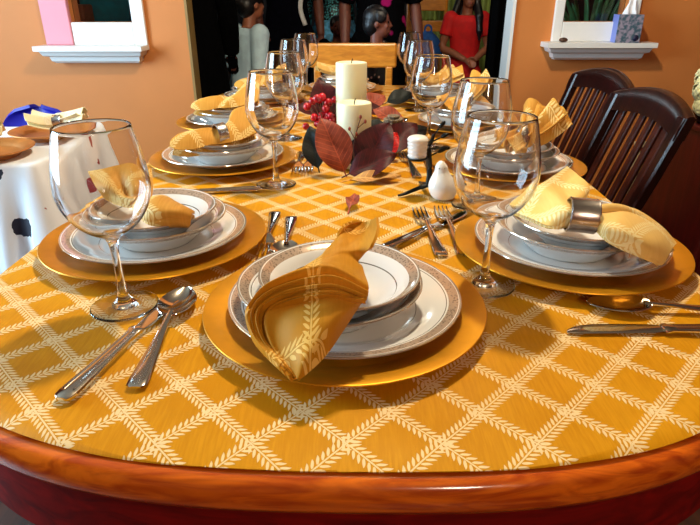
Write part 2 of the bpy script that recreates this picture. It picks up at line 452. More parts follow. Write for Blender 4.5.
# ------------------------------------------------------------------ dining table
def outline(hw, b, n, yn, yf, N=160):
    """rounded-end table outline: superellipse ends, straight sides"""
    pts = []
    for k in range(N//2+1):
        a = PI*k/(N//2)                      # right -> near end -> left
        x = hw*math.copysign(abs(math.cos(a))**(2/n), math.cos(a)); y = yn - b*abs(math.sin(a))**(2/n); pts.append((x, y))
    for k in range(N//2+1):
        a = PI*k/(N//2)
        x = -hw*math.copysign(abs(math.cos(a))**(2/n), math.cos(a)); y = yf + b*abs(math.sin(a))**(2/n); pts.append((x, y))
    return pts
YN, YFAR, NN = .75, 2.24, 2.7
TR = -.022                   # the table stands very slightly askew
def skew(x, y): return x*math.cos(TR)-(y-YN)*math.sin(TR), YN+x*math.sin(TR)+(y-YN)*math.cos(TR)
table = thing('dining_table', 'long oval mahogany dining table under the gold tablecloth', 'table', (0, 1.5, 0))
def ring_solid(prof):
    """prof: (inset from the outer edge, z)"""
    bm = B(); rings = []
    for ins, z in prof:
        rings.append([bm.verts.new((x, y-1.5, z)) for x, y in [skew(*q) for q in outline(.497-ins, .411-ins, NN, YN, YFAR)]])
    for a, b in zip(rings, rings[1:]):
        n = len(a)
        for i in range(n):
            j = (i+1) % n
            bm.faces.new((a[i], a[j], b[j], b[i]))
    bm.faces.new(rings[0]); bm.faces.new(list(reversed(rings[-1])))
    bmesh.ops.remove_doubles(bm, verts=bm.verts, dist=1e-6)
    return bm
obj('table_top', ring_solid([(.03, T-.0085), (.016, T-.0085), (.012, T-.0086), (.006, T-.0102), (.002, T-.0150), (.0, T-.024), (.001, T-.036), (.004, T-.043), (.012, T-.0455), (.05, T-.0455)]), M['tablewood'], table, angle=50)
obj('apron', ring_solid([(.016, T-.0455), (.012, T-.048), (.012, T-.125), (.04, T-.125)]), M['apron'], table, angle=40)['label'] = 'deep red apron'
for sx in (-1, 1):
    for sy in (-1, 1):
        bm = B(); lathe(bm, [(0, 0), (.025, 0), (.03, .03), (.022, .08), (.034, .25), (.04, .45), (.03, .5), (.045, .54), (.045, T-.125), (0, T-.125)], 24, (sx*.21, sy*.86, 0)); obj('leg', bm, M['apron'], table)

# gold tablecloth: follows the outline, gentle creases, soft fall at the hem
bm = B()
def cloth_z(x, y, d):
    w = .0006*math.sin(17*x+5*y)+.0005*math.sin(29*y-8*x)+.0004*math.sin(41*x+33*y)
    w += -.0011*math.exp(-((y-.535+.12*(x-.25))/.006)**2)*(1 if x > .12 else max(0, (x-.05)/.07))
    z = -.0013 + w*1.1
    if d < .04: z -= .0034*(1-d/.04)**2
    return min(z-.0006, -.0002)
def half_width(y):
    if y < YN: t = (YN-y)/.398
    elif y > YFAR: t = (y-YFAR)/.398
    else: t = 0
    return .487*max(0, 1-min(1, t)**NN)**(1/NN)
ys = [YN-.398*math.cos(PI/2*k/70) for k in range(70)] + [YN+(YFAR-YN)*k/150 for k in range(151)] + [YFAR+.398*math.sin(PI/2*k/40) for k in range(1, 41)]
NX = 120; G = []
for y in ys:
    hw = max(half_width(y), .002); row = []
    for i in range(NX+1):
        x = hw*math.sin(PI/2*(2*i/NX-1)); X_, Y_ = skew(x, y)
        # distance to the edge, roughly
        e = min(hw-abs(x), (y-(YN-.398))*1.0 if y < YN else 9, ((YFAR+.398)-y) if y > YFAR else 9)
        row.append(Vector((X_, Y_, T+cloth_z(X_, Y_, e))))
    G.append(row)
solid_grid(bm, G, .0012)
tc = obj('tablecloth', bm, M['cloth']); tag(tc, 'gold tablecloth embroidered with a cream leaf-vine lattice on the long table', 'tablecloth')

# ------------------------------------------------------------------ place settings
def grp(name): return name
def mesh_lathe(name, prof, mat, n=96, sub=0):
    bm = B(); lathe(bm, prof, n, sub=sub); o = obj(name, bm, mat, angle=50); return o
PROT = {}
PROT['charger'] = mesh_lathe('charger_plate', [(0, .001), (.10, .001), (.104, 0), (.112, 0), (.118, .003), (.128, .0085), (.1640, .0160), (.1655, .0172), (.1650, .0184), (.1630, .0186), (.128, .0108), (.121, .0072), (.112, .0040), (0, .0040)], M['charger'])
PROT['dinner'] = mesh_lathe('dinner_plate', [(0, .002), (.066, .002), (.067, 0), (.074, 0), (.076, .002), (.098, .011), (.134, .0215), (.1362, .0232), (.1358, .0246), (.134, .0248), (.101, .0160), (.094, .0125), (.082, .0065), (.076, .0052), (0, .0050)], M['dinner'])
PROT['salad'] = mesh_lathe('salad_plate', [(0, .002), (.050, .002), (.051, 0), (.057, 0), (.060, .003), (.078, .018), (.104, .0370), (.1068, .0390), (.1064, .0404), (.1048, .0406), (.082, .0270), (.072, .0165), (.060, .0070), (.052, .0055), (0, .0055)], M['salad'])
PROT['bowl'] = mesh_lathe('dessert_bowl', [(0, .002), (.040, .002), (.041, 0), (.046, 0), (.050, .004), (.068, .020), (.0905, .0350), (.0930, .0370), (.0926, .0384), (.0908, .0386), (.070, .0250), (.060, .0140), (.048, .0065), (.040, .0055), (0, .0055)], M['bowl'])
SETZ = {'charger': T-.0006, 'dinner': T+.0040, 'salad': T+.0095, 'bowl': T+.0220}
CATS = {'charger': 'charger plate', 'dinner': 'plate', 'salad': 'plate', 'bowl': 'bowl'}
DESC = {'charger': 'gold charger plate', 'dinner': 'white banded dinner plate', 'salad': 'white rimmed salad plate', 'bowl': 'white banded bowl'}
GRP = {'charger': 'gold charger plates on the long table', 'dinner': 'white dinner plates on the chargers', 'salad': 'white salad plates in the stacks', 'bowl': 'white bowls on top of the stacks'}
def place(key, loc, label):
    p = PROT[key]
    if p.get('used'): o = p.copy(); COL.objects.link(o)
    else: o = p; p['used'] = 1
    o.location = loc; tag(o, label, CATS[key], GRP[key]); return o
SETS = [  # x, y, top bowl shift, where
    (-.006, .600, (-.006, -.006), 'at the near end of the table'),
    (-.296, .818, (.0, .0), 'at the nearest left place, behind the left wine glass'),
    (.322, .781, (.006, -.004), 'at the nearest right place'),
    (-.289, 1.297, (.0, .0), 'at the second place along the left side'),
    (.345, 1.235, (.0, .0), 'at the second place along the right side'),
    (-.345, 1.72, (.0, .0), 'at the third place along the left side'),
    (.335, 1.70, (.0, .0), 'at the third place along the right side'),
    (-.325, 2.17, (.0, .0), 'at the far left place'),
    (.315, 2.15, (.0, .0), 'at the far right place'),
    (-.03, 2.40, (.0, .0), 'at the far end before the oak chair'),
]
for i, (x, y, sh, where) in enumerate(SETS):
    for key in ('charger', 'dinner', 'salad', 'bowl'):
        dx, dy = sh if key == 'bowl' else ((-.017, -.006) if i == 0 and key == 'salad' else (0, 0))
        place(key, (x+dx, y+dy, SETZ[key]), DESC[key] + ' ' + where)
for p in PROT.values():
    if 'used' in p: pass
for o in COL.objects:
    if 'used' in o: del o['used']

# ---- napkins: (rows of points relative to the table top)
NAP = {}
NAP['RFAN'] = [[(0.231, 0.777, 0.066), (0.247, 0.79, 0.075), (0.265, 0.789, 0.095), (0.292, 0.81, 0.105), (0.323, 0.834, 0.115)], [(0.25, 0.748, 0.066), (0.266, 0.76, 0.078), (0.281, 0.762, 0.095), (0.306, 0.792, 0.097), (0.333, 0.815, 0.108)], [(0.267, 0.716, 0.068), (0.274, 0.718, 0.08), (0.284, 0.72, 0.092), (0.301, 0.739, 0.094), (0.338, 0.782, 0.1)], [(0.289, 0.711, 0.07), (0.288, 0.701, 0.082), (0.29, 0.7, 0.092), (0.307, 0.728, 0.092), (0.333, 0.774, 0.085)], [(0.303, 0.703, 0.07), (0.301, 0.694, 0.082), (0.307, 0.702, 0.09), (0.321, 0.726, 0.09), (0.343, 0.767, 0.083)]]
NAP['RTAIL'] = [[(0.307, 0.7, 0.07), (0.306, 0.694, 0.082), (0.312, 0.695, 0.09), (0.328, 0.727, 0.088), (0.35, 0.771, 0.08)], [(0.314, 0.685, 0.069), (0.318, 0.681, 0.083), (0.327, 0.688, 0.091), (0.348, 0.723, 0.088), (0.374, 0.774, 0.079)], [(0.32, 0.666, 0.067), (0.323, 0.661, 0.084), (0.34, 0.681, 0.091), (0.369, 0.725, 0.086), (0.397, 0.774, 0.076)], [(0.336, 0.656, 0.062), (0.338, 0.648, 0.08), (0.354, 0.669, 0.086), (0.38, 0.705, 0.082), (0.415, 0.766, 0.07)], [(0.363, 0.643, 0.054), (0.363, 0.642, 0.068), (0.379, 0.657, 0.072), (0.401, 0.687, 0.068), (0.432, 0.738, 0.058)], [(0.377, 0.641, 0.047), (0.387, 0.647, 0.052), (0.401, 0.661, 0.054), (0.415, 0.679, 0.052), (0.437, 0.707, 0.047)]]
NAP['RCUFF'] = [[(0.311, 0.695, 0.094), (0.323, 0.683, 0.101), (0.337, 0.676, 0.102), (0.344, 0.671, 0.1), (0.324, 0.651, 0.101), (0.307, 0.649, 0.099), (0.298, 0.661, 0.092)]]
NAP['RRING'] = [[(0.299, 0.727, 0.081), (0.329, 0.721, 0.079)]]
NAP['LFAN'] = [[(-0.404, 0.859, 0.1), (-0.376, 0.858, 0.105), (-0.354, 0.863, 0.11), (-0.329, 0.867, 0.112), (-0.304, 0.858, 0.105)], [(-0.376, 0.821, 0.085), (-0.356, 0.818, 0.092), (-0.343, 0.835, 0.09), (-0.313, 0.816, 0.094), (-0.295, 0.821, 0.085)], [(-0.355, 0.814, 0.07), (-0.339, 0.807, 0.077), (-0.328, 0.814, 0.073), (-0.309, 0.796, 0.076), (-0.297, 0.8, 0.07)], [(-0.319, 0.794, 0.066), (-0.307, 0.789, 0.074), (-0.3, 0.786, 0.078), (-0.295, 0.793, 0.074), (-0.29, 0.796, 0.067)]]
NAP['LTAIL'] = [[(-0.31, 0.79, 0.066), (-0.303, 0.793, 0.074), (-0.292, 0.789, 0.08), (-0.286, 0.796, 0.076), (-0.284, 0.805, 0.067)], [(-0.294, 0.755, 0.068), (-0.281, 0.754, 0.083), (-0.271, 0.768, 0.09), (-0.269, 0.79, 0.084), (-0.271, 0.814, 0.07)], [(-0.277, 0.738, 0.067), (-0.262, 0.736, 0.082), (-0.255, 0.754, 0.086), (-0.25, 0.776, 0.08), (-0.251, 0.798, 0.066)], [(-0.249, 0.742, 0.064), (-0.238, 0.735, 0.078), (-0.233, 0.747, 0.081), (-0.23, 0.764, 0.075), (-0.232, 0.784, 0.062)], [(-0.231, 0.757, 0.058), (-0.225, 0.749, 0.067), (-0.223, 0.753, 0.07), (-0.224, 0.773, 0.066), (-0.227, 0.79, 0.058)]]
NAP['L2A'] = [[(-0.38, 1.2, 0.059), (-0.38, 1.21, 0.068), (-0.372, 1.225, 0.075), (-0.363, 1.24, 0.078), (-0.358, 1.25, 0.067)], [(-0.358, 1.195, 0.054), (-0.354, 1.21, 0.072), (-0.343, 1.23, 0.083), (-0.333, 1.25, 0.083), (-0.331, 1.265, 0.068)], [(-0.326, 1.2, 0.055), (-0.321, 1.215, 0.073), (-0.314, 1.235, 0.084), (-0.307, 1.255, 0.086), (-0.306, 1.27, 0.07)], [(-0.299, 1.215, 0.06), (-0.294, 1.225, 0.071), (-0.289, 1.24, 0.08), (-0.286, 1.255, 0.084), (-0.284, 1.265, 0.073)], [(-0.278, 1.22, 0.061), (-0.272, 1.23, 0.078), (-0.269, 1.25, 0.089), (-0.266, 1.27, 0.096), (-0.263, 1.285, 0.08)], [(-0.238, 1.235, 0.066), (-0.244, 1.255, 0.088), (-0.249, 1.28, 0.105), (-0.258, 1.3, 0.116), (-0.269, 1.315, 0.103)], [(-0.202, 1.25, 0.078), (-0.209, 1.275, 0.097), (-0.219, 1.3, 0.114), (-0.231, 1.325, 0.123), (-0.244, 1.34, 0.107)]]
NAP['L2RING'] = [[(-0.289, 1.237, 0.076), (-0.27, 1.249, 0.078)]]
NAP['FRONT'] = [[(-0.046, 0.427, 0.03), (-0.035, 0.431, 0.038), (-0.021, 0.448, 0.044), (-0.007, 0.474, 0.052), (0.003, 0.487, 0.062), (0.011, 0.501, 0.068)], [(-0.047, 0.427, 0.031), (-0.042, 0.433, 0.048), (-0.029, 0.447, 0.062), (-0.015, 0.459, 0.072), (-0.002, 0.473, 0.076), (0.012, 0.497, 0.071)], [(-0.048, 0.427, 0.031), (-0.054, 0.445, 0.046), (-0.05, 0.46, 0.064), (-0.034, 0.467, 0.077), (-0.011, 0.472, 0.083), (0.013, 0.494, 0.074)], [(-0.049, 0.429, 0.031), (-0.067, 0.455, 0.045), (-0.069, 0.476, 0.062), (-0.051, 0.481, 0.078), (-0.017, 0.476, 0.088), (0.014, 0.49, 0.077)], [(-0.05, 0.429, 0.032), (-0.076, 0.461, 0.048), (-0.082, 0.483, 0.067), (-0.062, 0.482, 0.084), (-0.019, 0.475, 0.096), (0.014, 0.487, 0.081)], [(-0.054, 0.432, 0.034), (-0.083, 0.463, 0.05), (-0.09, 0.483, 0.07), (-0.067, 0.483, 0.09), (-0.019, 0.48, 0.101), (0.016, 0.486, 0.085)], [(-0.059, 0.436, 0.036), (-0.089, 0.469, 0.052), (-0.095, 0.486, 0.072), (-0.071, 0.487, 0.094), (-0.02, 0.491, 0.105), (0.018, 0.49, 0.088)], [(-0.064, 0.442, 0.037), (-0.094, 0.478, 0.052), (-0.098, 0.492, 0.073), (-0.076, 0.496, 0.096), (-0.023, 0.509, 0.107), (0.018, 0.503, 0.089)], [(-0.079, 0.47, 0.04), (-0.095, 0.495, 0.06), (-0.089, 0.505, 0.076), (-0.064, 0.509, 0.094), (-0.022, 0.53, 0.103), (0.015, 0.534, 0.086)], [(-0.077, 0.523, 0.07), (-0.07, 0.521, 0.08), (-0.059, 0.524, 0.09), (-0.037, 0.533, 0.099), (-0.011, 0.551, 0.099), (0.013, 0.552, 0.086)], [(-0.043, 0.555, 0.083), (-0.037, 0.554, 0.092), (-0.03, 0.553, 0.098), (-0.017, 0.557, 0.101), (-0.003, 0.561, 0.098), (0.009, 0.564, 0.085)], [(-0.026, 0.6, 0.086), (-0.02, 0.59, 0.094), (-0.013, 0.583, 0.098), (-0.004, 0.58, 0.097), (0.004, 0.567, 0.098), (0.014, 0.569, 0.09)], [(-0.015, 0.618, 0.092), (-0.008, 0.623, 0.094), (-0.001, 0.625, 0.092), (0.008, 0.615, 0.092), (0.015, 0.582, 0.101), (0.021, 0.549, 0.11)], [(-0.006, 0.63, 0.1), (0.001, 0.649, 0.095), (0.01, 0.654, 0.092), (0.018, 0.639, 0.095), (0.024, 0.602, 0.107), (0.028, 0.569, 0.119)], [(0.002, 0.64, 0.1), (0.009, 0.654, 0.097), (0.016, 0.657, 0.096), (0.021, 0.642, 0.103), (0.026, 0.619, 0.114), (0.029, 0.604, 0.122)]]

def rows_at(rows, off=(0, 0, 0), rot=0, s=1, c=(0, 0)):
    out = []
    cr, sr = math.cos(rot), math.sin(rot)
    for r in rows:
        out.append([(off[0] + s*((p[0]-c[0])*cr-(p[1]-c[1])*sr), off[1] + s*((p[0]-c[0])*sr+(p[1]-c[1])*cr), T + off[2] + p[2]) for p in r])
    return out
NG = 'folded gold cloth napkins on the place settings'
def napkin(label, sheets, mat, nu=40, nv=60, th=.003, extra=None):
    bm = B()
    for rows in sheets: sheet(bm, rows, nu, nv, th)
    if extra: extra(bm)
    o = obj('napkin', bm, mat, angle=60); tag(o, label, 'napkin', NG); return o
def back_layer(rows, dz=-.006, grow=.94):
    """the under side of a gathered napkin, a little below and inside the upper one"""
    out = []
    for r in rows:
        c = sum((Vector(p) for p in r), Vector())/len(r)
        out.append([c + (Vector(p)-c)*grow + Vector((0, 0, dz - .004*math.sin(k*2.1))) for k, p in enumerate(r)])
    return out
fr = rows_at(NAP['FRONT'])
for k in (7, 6, 5):               # valleys between the rolled folds
    dep = Vector((0, .004, -.013))
    fr.insert(k, [(Vector(a)+Vector(b))/2 + dep*(1 if 0 < q < 5 else .35) for q, (a, b) in enumerate(zip(fr[k-1], fr[k]))])
napkin('gold napkin gathered into a folded cone on the nearest plate stack', [fr], M['napkin'], 70, 240, .0032)
RG = 'metal napkin rings'
def napkin_ring(label, a, b, r=.021, mat=None, w=None):
    a = Vector(a); b = Vector(b); d = (b-a).normalized(); c = (a+b)/2; L = (b-a).length
    bm = B(); h = L/2
    lathe(bm, [(r-.0014, -h), (r, -h), (r+.0012, -h+.0015), (r+.0006, -h+.004), (r+.0006, h-.004), (r+.0012, h-.0015), (r, h), (r-.0014, h), (r-.0018, 0), (r-.0014, -h)], 48)
    o = obj('napkin_ring', bm, mat or M['ring'], angle=40)
    o.location = c; o.rotation_euler = d.to_track_quat('Z', 'Y').to_euler()
    return tag(o, label, 'napkin ring', RG)
def cuffs(bm):
    # two rolled folds running out of the ring into the tail
    for P, R_ in ((((.318, .716, .084), (.340, .722, .090), (.366, .724, .087), (.392, .720, .076), (.410, .712, .064)), .0075), (((.318, .708, .078), (.336, .700, .084), (.356, .692, .083), (.376, .684, .073), (.392, .676, .054)), .0065)):
        tube(bm, crom([(p[0], p[1], T+p[2]) for p in P], 24), [R_*(.62+.38*math.sin(PI*min(1, k/18))) for k in range(24)], 12)
rf, rt = rows_at(NAP['RFAN']), rows_at(NAP['RTAIL'])
def squeeze(r, k, c):
    c = Vector(c); return [c + (Vector(p)-c)*k for p in r]
RC = Vector((.313, .722, T+.082))
rf[3] = squeeze(rf[3], .55, (.298, .722, T+.083)); rf[4] = squeeze(rf[4], .40, (.318, .720, T+.081))
rt[0] = squeeze(rt[0], .40, (.316, .718, T+.080)); rt[1] = squeeze(rt[1], .55, (.332, .716, T+.078)); rt[2] = squeeze(rt[2], .8, sum((Vector(p) for p in rt[2]), Vector())/5)
for k in (3, 4, 5): rt[k] = squeeze(rt[k], .84, sum((Vector(p) for p in rt[k]), Vector())/5)
napkin('pale gold napkin drawn through a steel ring on the nearest right plate stack', [rf, back_layer(rf), rt, back_layer(rt)], M['napkin_pale'], 36, 50, .003, cuffs)
ra, rb_ = NAP['RRING'][0]
napkin_ring('brushed steel ring round the pale napkin at the nearest right place', (ra[0]-.010, ra[1]-.008, T+ra[2]+.003), (rb_[0]-.003, rb_[1]-.008, T+rb_[2]+.003), .0225)
lf, lt_ = rows_at(NAP['LFAN']), rows_at(NAP['LTAIL'])
napkin('gold and cream napkin flared upright behind the left wine glass', [lf, back_layer(lf), lt_, back_layer(lt_)], M['napkin_mid'], 36, 44, .003)
la = rows_at(NAP['L2A'])
napkin('gold napkin rolled lengthwise on the second left plate stack', [la, back_layer(la, -.02, .8)], M['napkin_mid'], 36, 60, .003)
napkin_ring('small steel ring round the rolled napkin at the second left place', *[(p[0], p[1], T+p[2]) for p in NAP['L2RING'][0]], r=.023)

# generic gathered napkin: two pleated fans spreading from a ring (built about the ring centre)
def bow(seed, L=(.10, .09), W=(.075, .06), rise=(.045, -.01), pleats=5, amp=.008, lean=0):
    rnd = random.Random(seed); sheets = []
    for side in (0, 1):
        sg = 1 if side == 0 else -1
        for lay in range(2):
            ph = rnd.uniform(0, 6); rows = []
            for j in range(7):
                v = j/6; w = .013 + (W[side]-.013)*v**.8; row = []
                for i in range(11):
                    u = i/5-1
                    a = (.010*(1-v) + amp*v)*math.cos(pleats*u*1.3+ph) + .012*(1-u*u)*(1-.5*v)
                    row.append((sg*(L[side]*v*(1-.12*u*u+.06*math.sin(3*u+ph))), w*u + lean*v*sg*.03,
                                rise[side]*v**1.5 + a + (.004 if lay == 0 else -.010)))
                rows.append(row)
            sheets.append(rows)
    return sheets
def bow_napkin(label, loc, rot, tilt, seed, mat, ringlabel=None, **kw):
    t = Matrix.Rotation(rot, 4, 'Z') @ Matrix.Rotation(tilt, 4, 'Y')
    sh = [[[tuple(t @ Vector(p)) for p in r] for r in s] for s in bow(seed, **kw)]
    bm = B()
    for rows in sh: sheet(bm, rows, 40, 26, .0024)
    o = obj('napkin', bm, mat, angle=60); o.location = loc; tag(o, label, 'napkin', NG)
    if ringlabel:
        d = t.to_3x3() @ Vector((.013, 0, 0)); c = Vector(loc) + Vector((0, 0, .002))
        napkin_ring(ringlabel, c-d, c+d, .021)
    return o
bow_napkin('bunched gold napkin standing tall on the second right plate stack', (.378, 1.215, T+.074), .5, -.45, 3, M['napkin_mid'], 'steel ring round the tall bunched napkin at the second right place', L=(.075, .06), W=(.062, .045), rise=(.03, .02), amp=.013)
bow_napkin('bunched gold napkin standing on the third right plate stack', (.335, 1.69, T+.078), .3, -.5, 8, M['napkin_mid'], 'steel ring round the napkin at the third right place', L=(.08, .07), W=(.062, .05), rise=(.03, .02), amp=.012)
def rolled(label, dx, dy, dz, rot, c, mat):
    r_ = [[tuple(Vector(p)) for p in r] for r in NAP['L2A']]
    r_ = rows_at(r_, (c[0]+dx, c[1]+dy, dz), rot, 1.0, c)
    return napkin(label, [r_, back_layer(r_, -.02, .8)], mat, 36, 60, .003)
rolled('gold napkin rolled lengthwise on the third left plate stack', -.058, .420, .004, -.35, (-.289, 1.25), M['napkin_mid'])
rolled('small gold napkin on the far left plate stack', -.020, .880, .002, -.25, (-.289, 1.25), M['napkin_mid'])
bow_napkin('gold napkin on the far right plate stack', (.315, 2.13, T+.078), .3, -.15, 12, M['napkin_mid'], None, L=(.08, .08), W=(.06, .05), rise=(.02, .015), amp=.01)
bow_napkin('gold napkin at the far end in front of the light oak chair', (-.04, 2.38, T+.08), .1, -.1, 15, M['napkin_pale'], None, L=(.09, .09), W=(.05, .05), rise=(.01, .03))

# ------------------------------------------------------------------ wine glasses
GLASS_H = .958
GP = [(0, .0012), (.020, .0006), (.0375, 0), (.0395, .0008), (.0400, .0018), (.0385, .0028), (.028, .0042), (.016, .0066), (.0085, .0125), (.0056, .024), (.0044, .045), (.0043, .065), (.0052, .083), (.0080, .094), (.0160, .1005),
      (.0270, .1080), (.0380, .1200), (.0468, .1360), (.0512, .1530), (.0518, .1660), (.0505, .1850), (.0470, .2080), (.0432, .2285), (.0428, .2296), (.0422, .2298), (.0418, .2290),
      (.0456, .2080), (.0491, .1850), (.0504, .1660), (.0498, .1535), (.0455, .1372), (.0368, .1216), (.0262, .1104), (.0160, .1048), (.0070, .1025), (0, .1020)]
bm = B(); lathe(bm, [(r*(1 if z < .15 else 1-.06*min(1, (z-.15)/.078)), z if z < .004 else z*GLASS_H) for r, z in GP], 72, sub=3); g0 = obj('wine_glass', bm, M['glass'])
GL = [(-.277, .618, 'large clear wine glass at left front, beside the knife and spoon'), (.177, .676, 'large clear wine glass between the nearest and the right chargers'),
      (-.150, 1.125, 'clear wine glass beside the second left charger, left of the candles'), (.226, .998, 'clear wine glass behind the right front glass, near the white bird'),
      (-.170, 1.55, 'clear wine glass beside the third left charger'), (.198, 1.45, 'clear wine glass beside the third right place, nearer of the right back three'),
      (-.190, 2.05, 'clear wine glass near the far left place'), (.226, 1.98, 'clear wine glass near the far right place, middle of the right back three'),
      (-.175, 2.40, 'farthest clear wine glass on the left'), (.240, 2.46, 'farthest clear wine glass on the right')]
for i, (x, y, l) in enumerate(GL):
    o = g0 if i == 0 else g0.copy()
    if i: COL.objects.link(o)
    o.location = (x, y, T); tag(o, l, 'wine glass', 'clear wine glasses on the long table')

# ------------------------------------------------------------------ cutlery (built along +y, handle end at 0)
CG = {'knife': 'dinner knives', 'spoon': 'spoons', 'fork': 'forks'}
def aim(o, a, b, z=T):
    o.location = (a[0], a[1], z); o.rotation_euler = (0, 0, math.atan2(-(b[0]-a[0]), b[1]-a[1])); return o
def handle_st(L, w0=.0105, wn=.0035, th=.0042):
    return [(0, w0*.55, .002, .003), (.003, w0*.95, .0036, .003), (.012, w0, th, .0032), (.035, w0*.86, th, .004), (L*.55, w0*.58, th, .006), (L*.8, wn*1.1, .0042, .009), (L, wn, .004, .011)]
def make_knife():
    t = thing('dinner_knife', 'x', 'knife')
    bm = B(); bar(bm, [(0, .006, .004, .0045), (.004, .0098, .0066, .0045), (.012, .0105, .0074, .0045), (.05, .0092, .007, .0045), (.105, .0074, .0064, .0045), (.122, .0076, .0066, .0045), (.126, .0095, .0074, .0045), (.131, .008, .006, .0045)])
    for sx in (-1, 1): tube(bm, [(sx*.0055, .012, .0082), (sx*.0045, .06, .0078), (sx*.0036, .118, .0074)], .0009, 6)
    obj('handle', bm, M['silver'], t, angle=40)
    bm = B(); bar(bm, [(.130, .0062, .0034, .0040, .001), (.140, .0090, .0022, .0032, .002), (.170, .0102, .0018, .0028, .0025), (.205, .0102, .0016, .0024, .0022), (.225, .0085, .0014, .0022, 0), (.236, .0045, .0012, .002, -.003), (.240, .001, .0008, .002, -.005)])
    obj('blade', bm, M['silver'], t, angle=40); return t
def make_spoon():
    t = thing('spoon', 'x', 'spoon')
    bm = B(); bar(bm, handle_st(.135)); obj('handle', bm, M['silver'], t, angle=40)
    bm = B(); G = []
    for j in range(17):
        v = j/16; y = .127+.074*v; hw = .0222*max(.05, math.sin(PI*min(1, (v*.93+.05)))**.62)*(1-.12*(v-.5)); row = []
        for i in range(15):
            u = i/7-1
            dep = .0085*(1-u*u)*math.sin(PI*min(1, v*.94+.03))**.8
            row.append(Vector((hw*u, y, .0115 - .002*v + .0002 - dep)))
        G.append(row)
    solid_grid(bm, G, .0012); obj('bowl', bm, M['silver'], t, angle=60); return t
def make_fork():
    t = thing('fork', 'x', 'fork')
    bm = B(); bar(bm, handle_st(.125)); obj('handle', bm, M['silver'], t, angle=40)
    bm = B(); bar(bm, [(.122, .0034, .004, .011), (.130, .006, .0028, .0105), (.140, .0118, .0022, .0075), (.150, .0126, .002, .0055)])
    for k in range(4):
        x = (k-1.5)*.0074
        bar(bm, [(.148, .0023, .002, .0057, x), (.165, .0021, .0019, .0042, x), (.185, .0018, .0017, .0052, x*.98), (.197, .0012, .0012, .0078, x*.96), (.200, .0005, .0008, .0088, x*.95)], 8)
    obj('tines', bm, M['silver'], t, angle=50); return t
kn, sp, fk = make_knife(), make_spoon(), make_fork()
used = set()
def cut(kind, a, b, label, z=T):
    src = {'knife': kn, 'spoon': sp, 'fork': fk}[kind]
    o = src if kind not in used else dup(src)
    used.add(kind); o['label'] = label; o['group'] = CG[kind] + ' on the long table'; return aim(o, a, b, z)
cut('knife', (-.270, .432), (-.216, .667), 'steel dinner knife left of the spoon, below the left wine glass')
cut('spoon', (-.208, .452), (-.211, .661), 'steel spoon between the left knife and the nearest charger')
cut('knife', (.485, .556), (.245, .560), 'steel dinner knife at right, handle running out of the frame')
cut('spoon', (.490, .598), (.300, .612), 'steel spoon under the nearest right charger, above the right knife')
cut('fork', (.135, .765), (.121, .968), 'left fork of the two, tines up, between the nearest and right chargers')
cut('fork', (.168, .770), (.160, .988), 'right fork of the two, tines up, beside the right wine glass')
cut('knife', (.047, .784), (.125, .869), 'steel dinner knife slipped under the necks of the two right forks')
cut('fork', (-.132, .955), (-.124, .750), 'left of two utensils behind the nearest charger, tines toward the camera')
cut('spoon', (-.101, .930), (-.094, .730), 'right of two utensils behind the nearest charger, handle away from the camera')
cut('knife', (-.175, 1.085), (-.41, 1.05), 'steel knife lying before the second left charger')
cut('fork', (-.118, 1.390), (-.114, 1.19), 'left of two forks near the leaf centrepiece')
cut('fork', (-.097, 1.392), (-.093, 1.19), 'right of two forks near the leaf centrepiece')
cut('fork', (.142, 1.17), (.128, 1.37), 'fork beside the dark leaves, tines up, left of the iron stand')
cut('fork', (.178, 1.19), (.172, 1.39), 'fork behind the iron stand')
cut('spoon', (.150, 1.60), (.160, 1.81), 'small spoon beside the third right charger')

# ------------------------------------------------------------------ centrepiece
def candle(label, x, y, r, h, z=T):
    t = thing('pillar_candle', label, 'candle', (x, y, z), 0, 'ivory pillar candles')
    bm = B(); lathe(bm, [(0, 0), (r-.001, 0), (r, .001), (r, h-.003), (r-.001, h-.0008), (r-.004, h), (r-.010, h-.002), (r-.02, h-.005), (0, h-.006)], 48); obj('wax_body', bm, M['wax'], t, angle=50)
    bm = B(); tube(bm, [(0, 0, h-.006), (.001, 0, h+.002), (.003, .001, h+.007)], .0012, 6); obj('wick', bm, M['wick'], t)
candle('short front ivory pillar candle among the leaves', .009, 1.275, .038, .140)
candle('tall rear ivory pillar candle behind the short one', .003, 1.362, .0355, .214)
def leaf(label, base, tipv, face, w, mat, curl=.15, group='dried leaves of the centrepiece', n=14):
    """stiff leaf: base point, vector to the tip, a vector the face looks toward"""
    L = Vector(tipv).length; Y = Vector(tipv).normalized(); Z = Vector(face); Z = (Z - Y*Z.dot(Y)).normalized(); X = Y.cross(Z)
    G = []
    for j in range(n+1):
        v = j/n; hw = w/2*max(.02, math.sin(PI*min(1, v**.9*.985+.012))**.75); row = []
        for i in range(9):
            u = i/4-1
            row.append(Vector((hw*u, L*v, -curl*L*(v-.4)**2*1.4 + abs(u)*hw*.28 + .003*math.sin(9*v+2*u))))
        G.append(row)
    bm = B(); solid_grid(bm, G, .0012)
    tube(bm, [(0, -.018, -.004), (0, 0, -curl*L*.22), (0, L*.3, -curl*L*.02-.001)], [.0016, .0016, .0008], 6)
    o = obj('dried_leaf', bm, mat, angle=60)
    R = Matrix((X, Y, Z)).transposed().to_4x4(); o.matrix_world = Matrix.Translation(base) @ R
    return tag(o, label, 'leaf', group)
leaf('copper brown magnolia leaf standing left of the short candle', (-.012, 1.185, T+.012), (-.048, .03, .106), (.15, -1, .35), .076, M['leaf_brown'])
leaf('upright maroon leaf standing right of the short candle', (.026, 1.195, T+.012), (.056, .03, .095), (-.3, -1, .5), .084, M['leaf_maroon'])
leaf('low maroon leaf lying in front of the short candle', (-.002, 1.165, T+.012), (.098, .012, .040), (-.1, -.8, .8), .064, M['leaf_maroon'], .1)
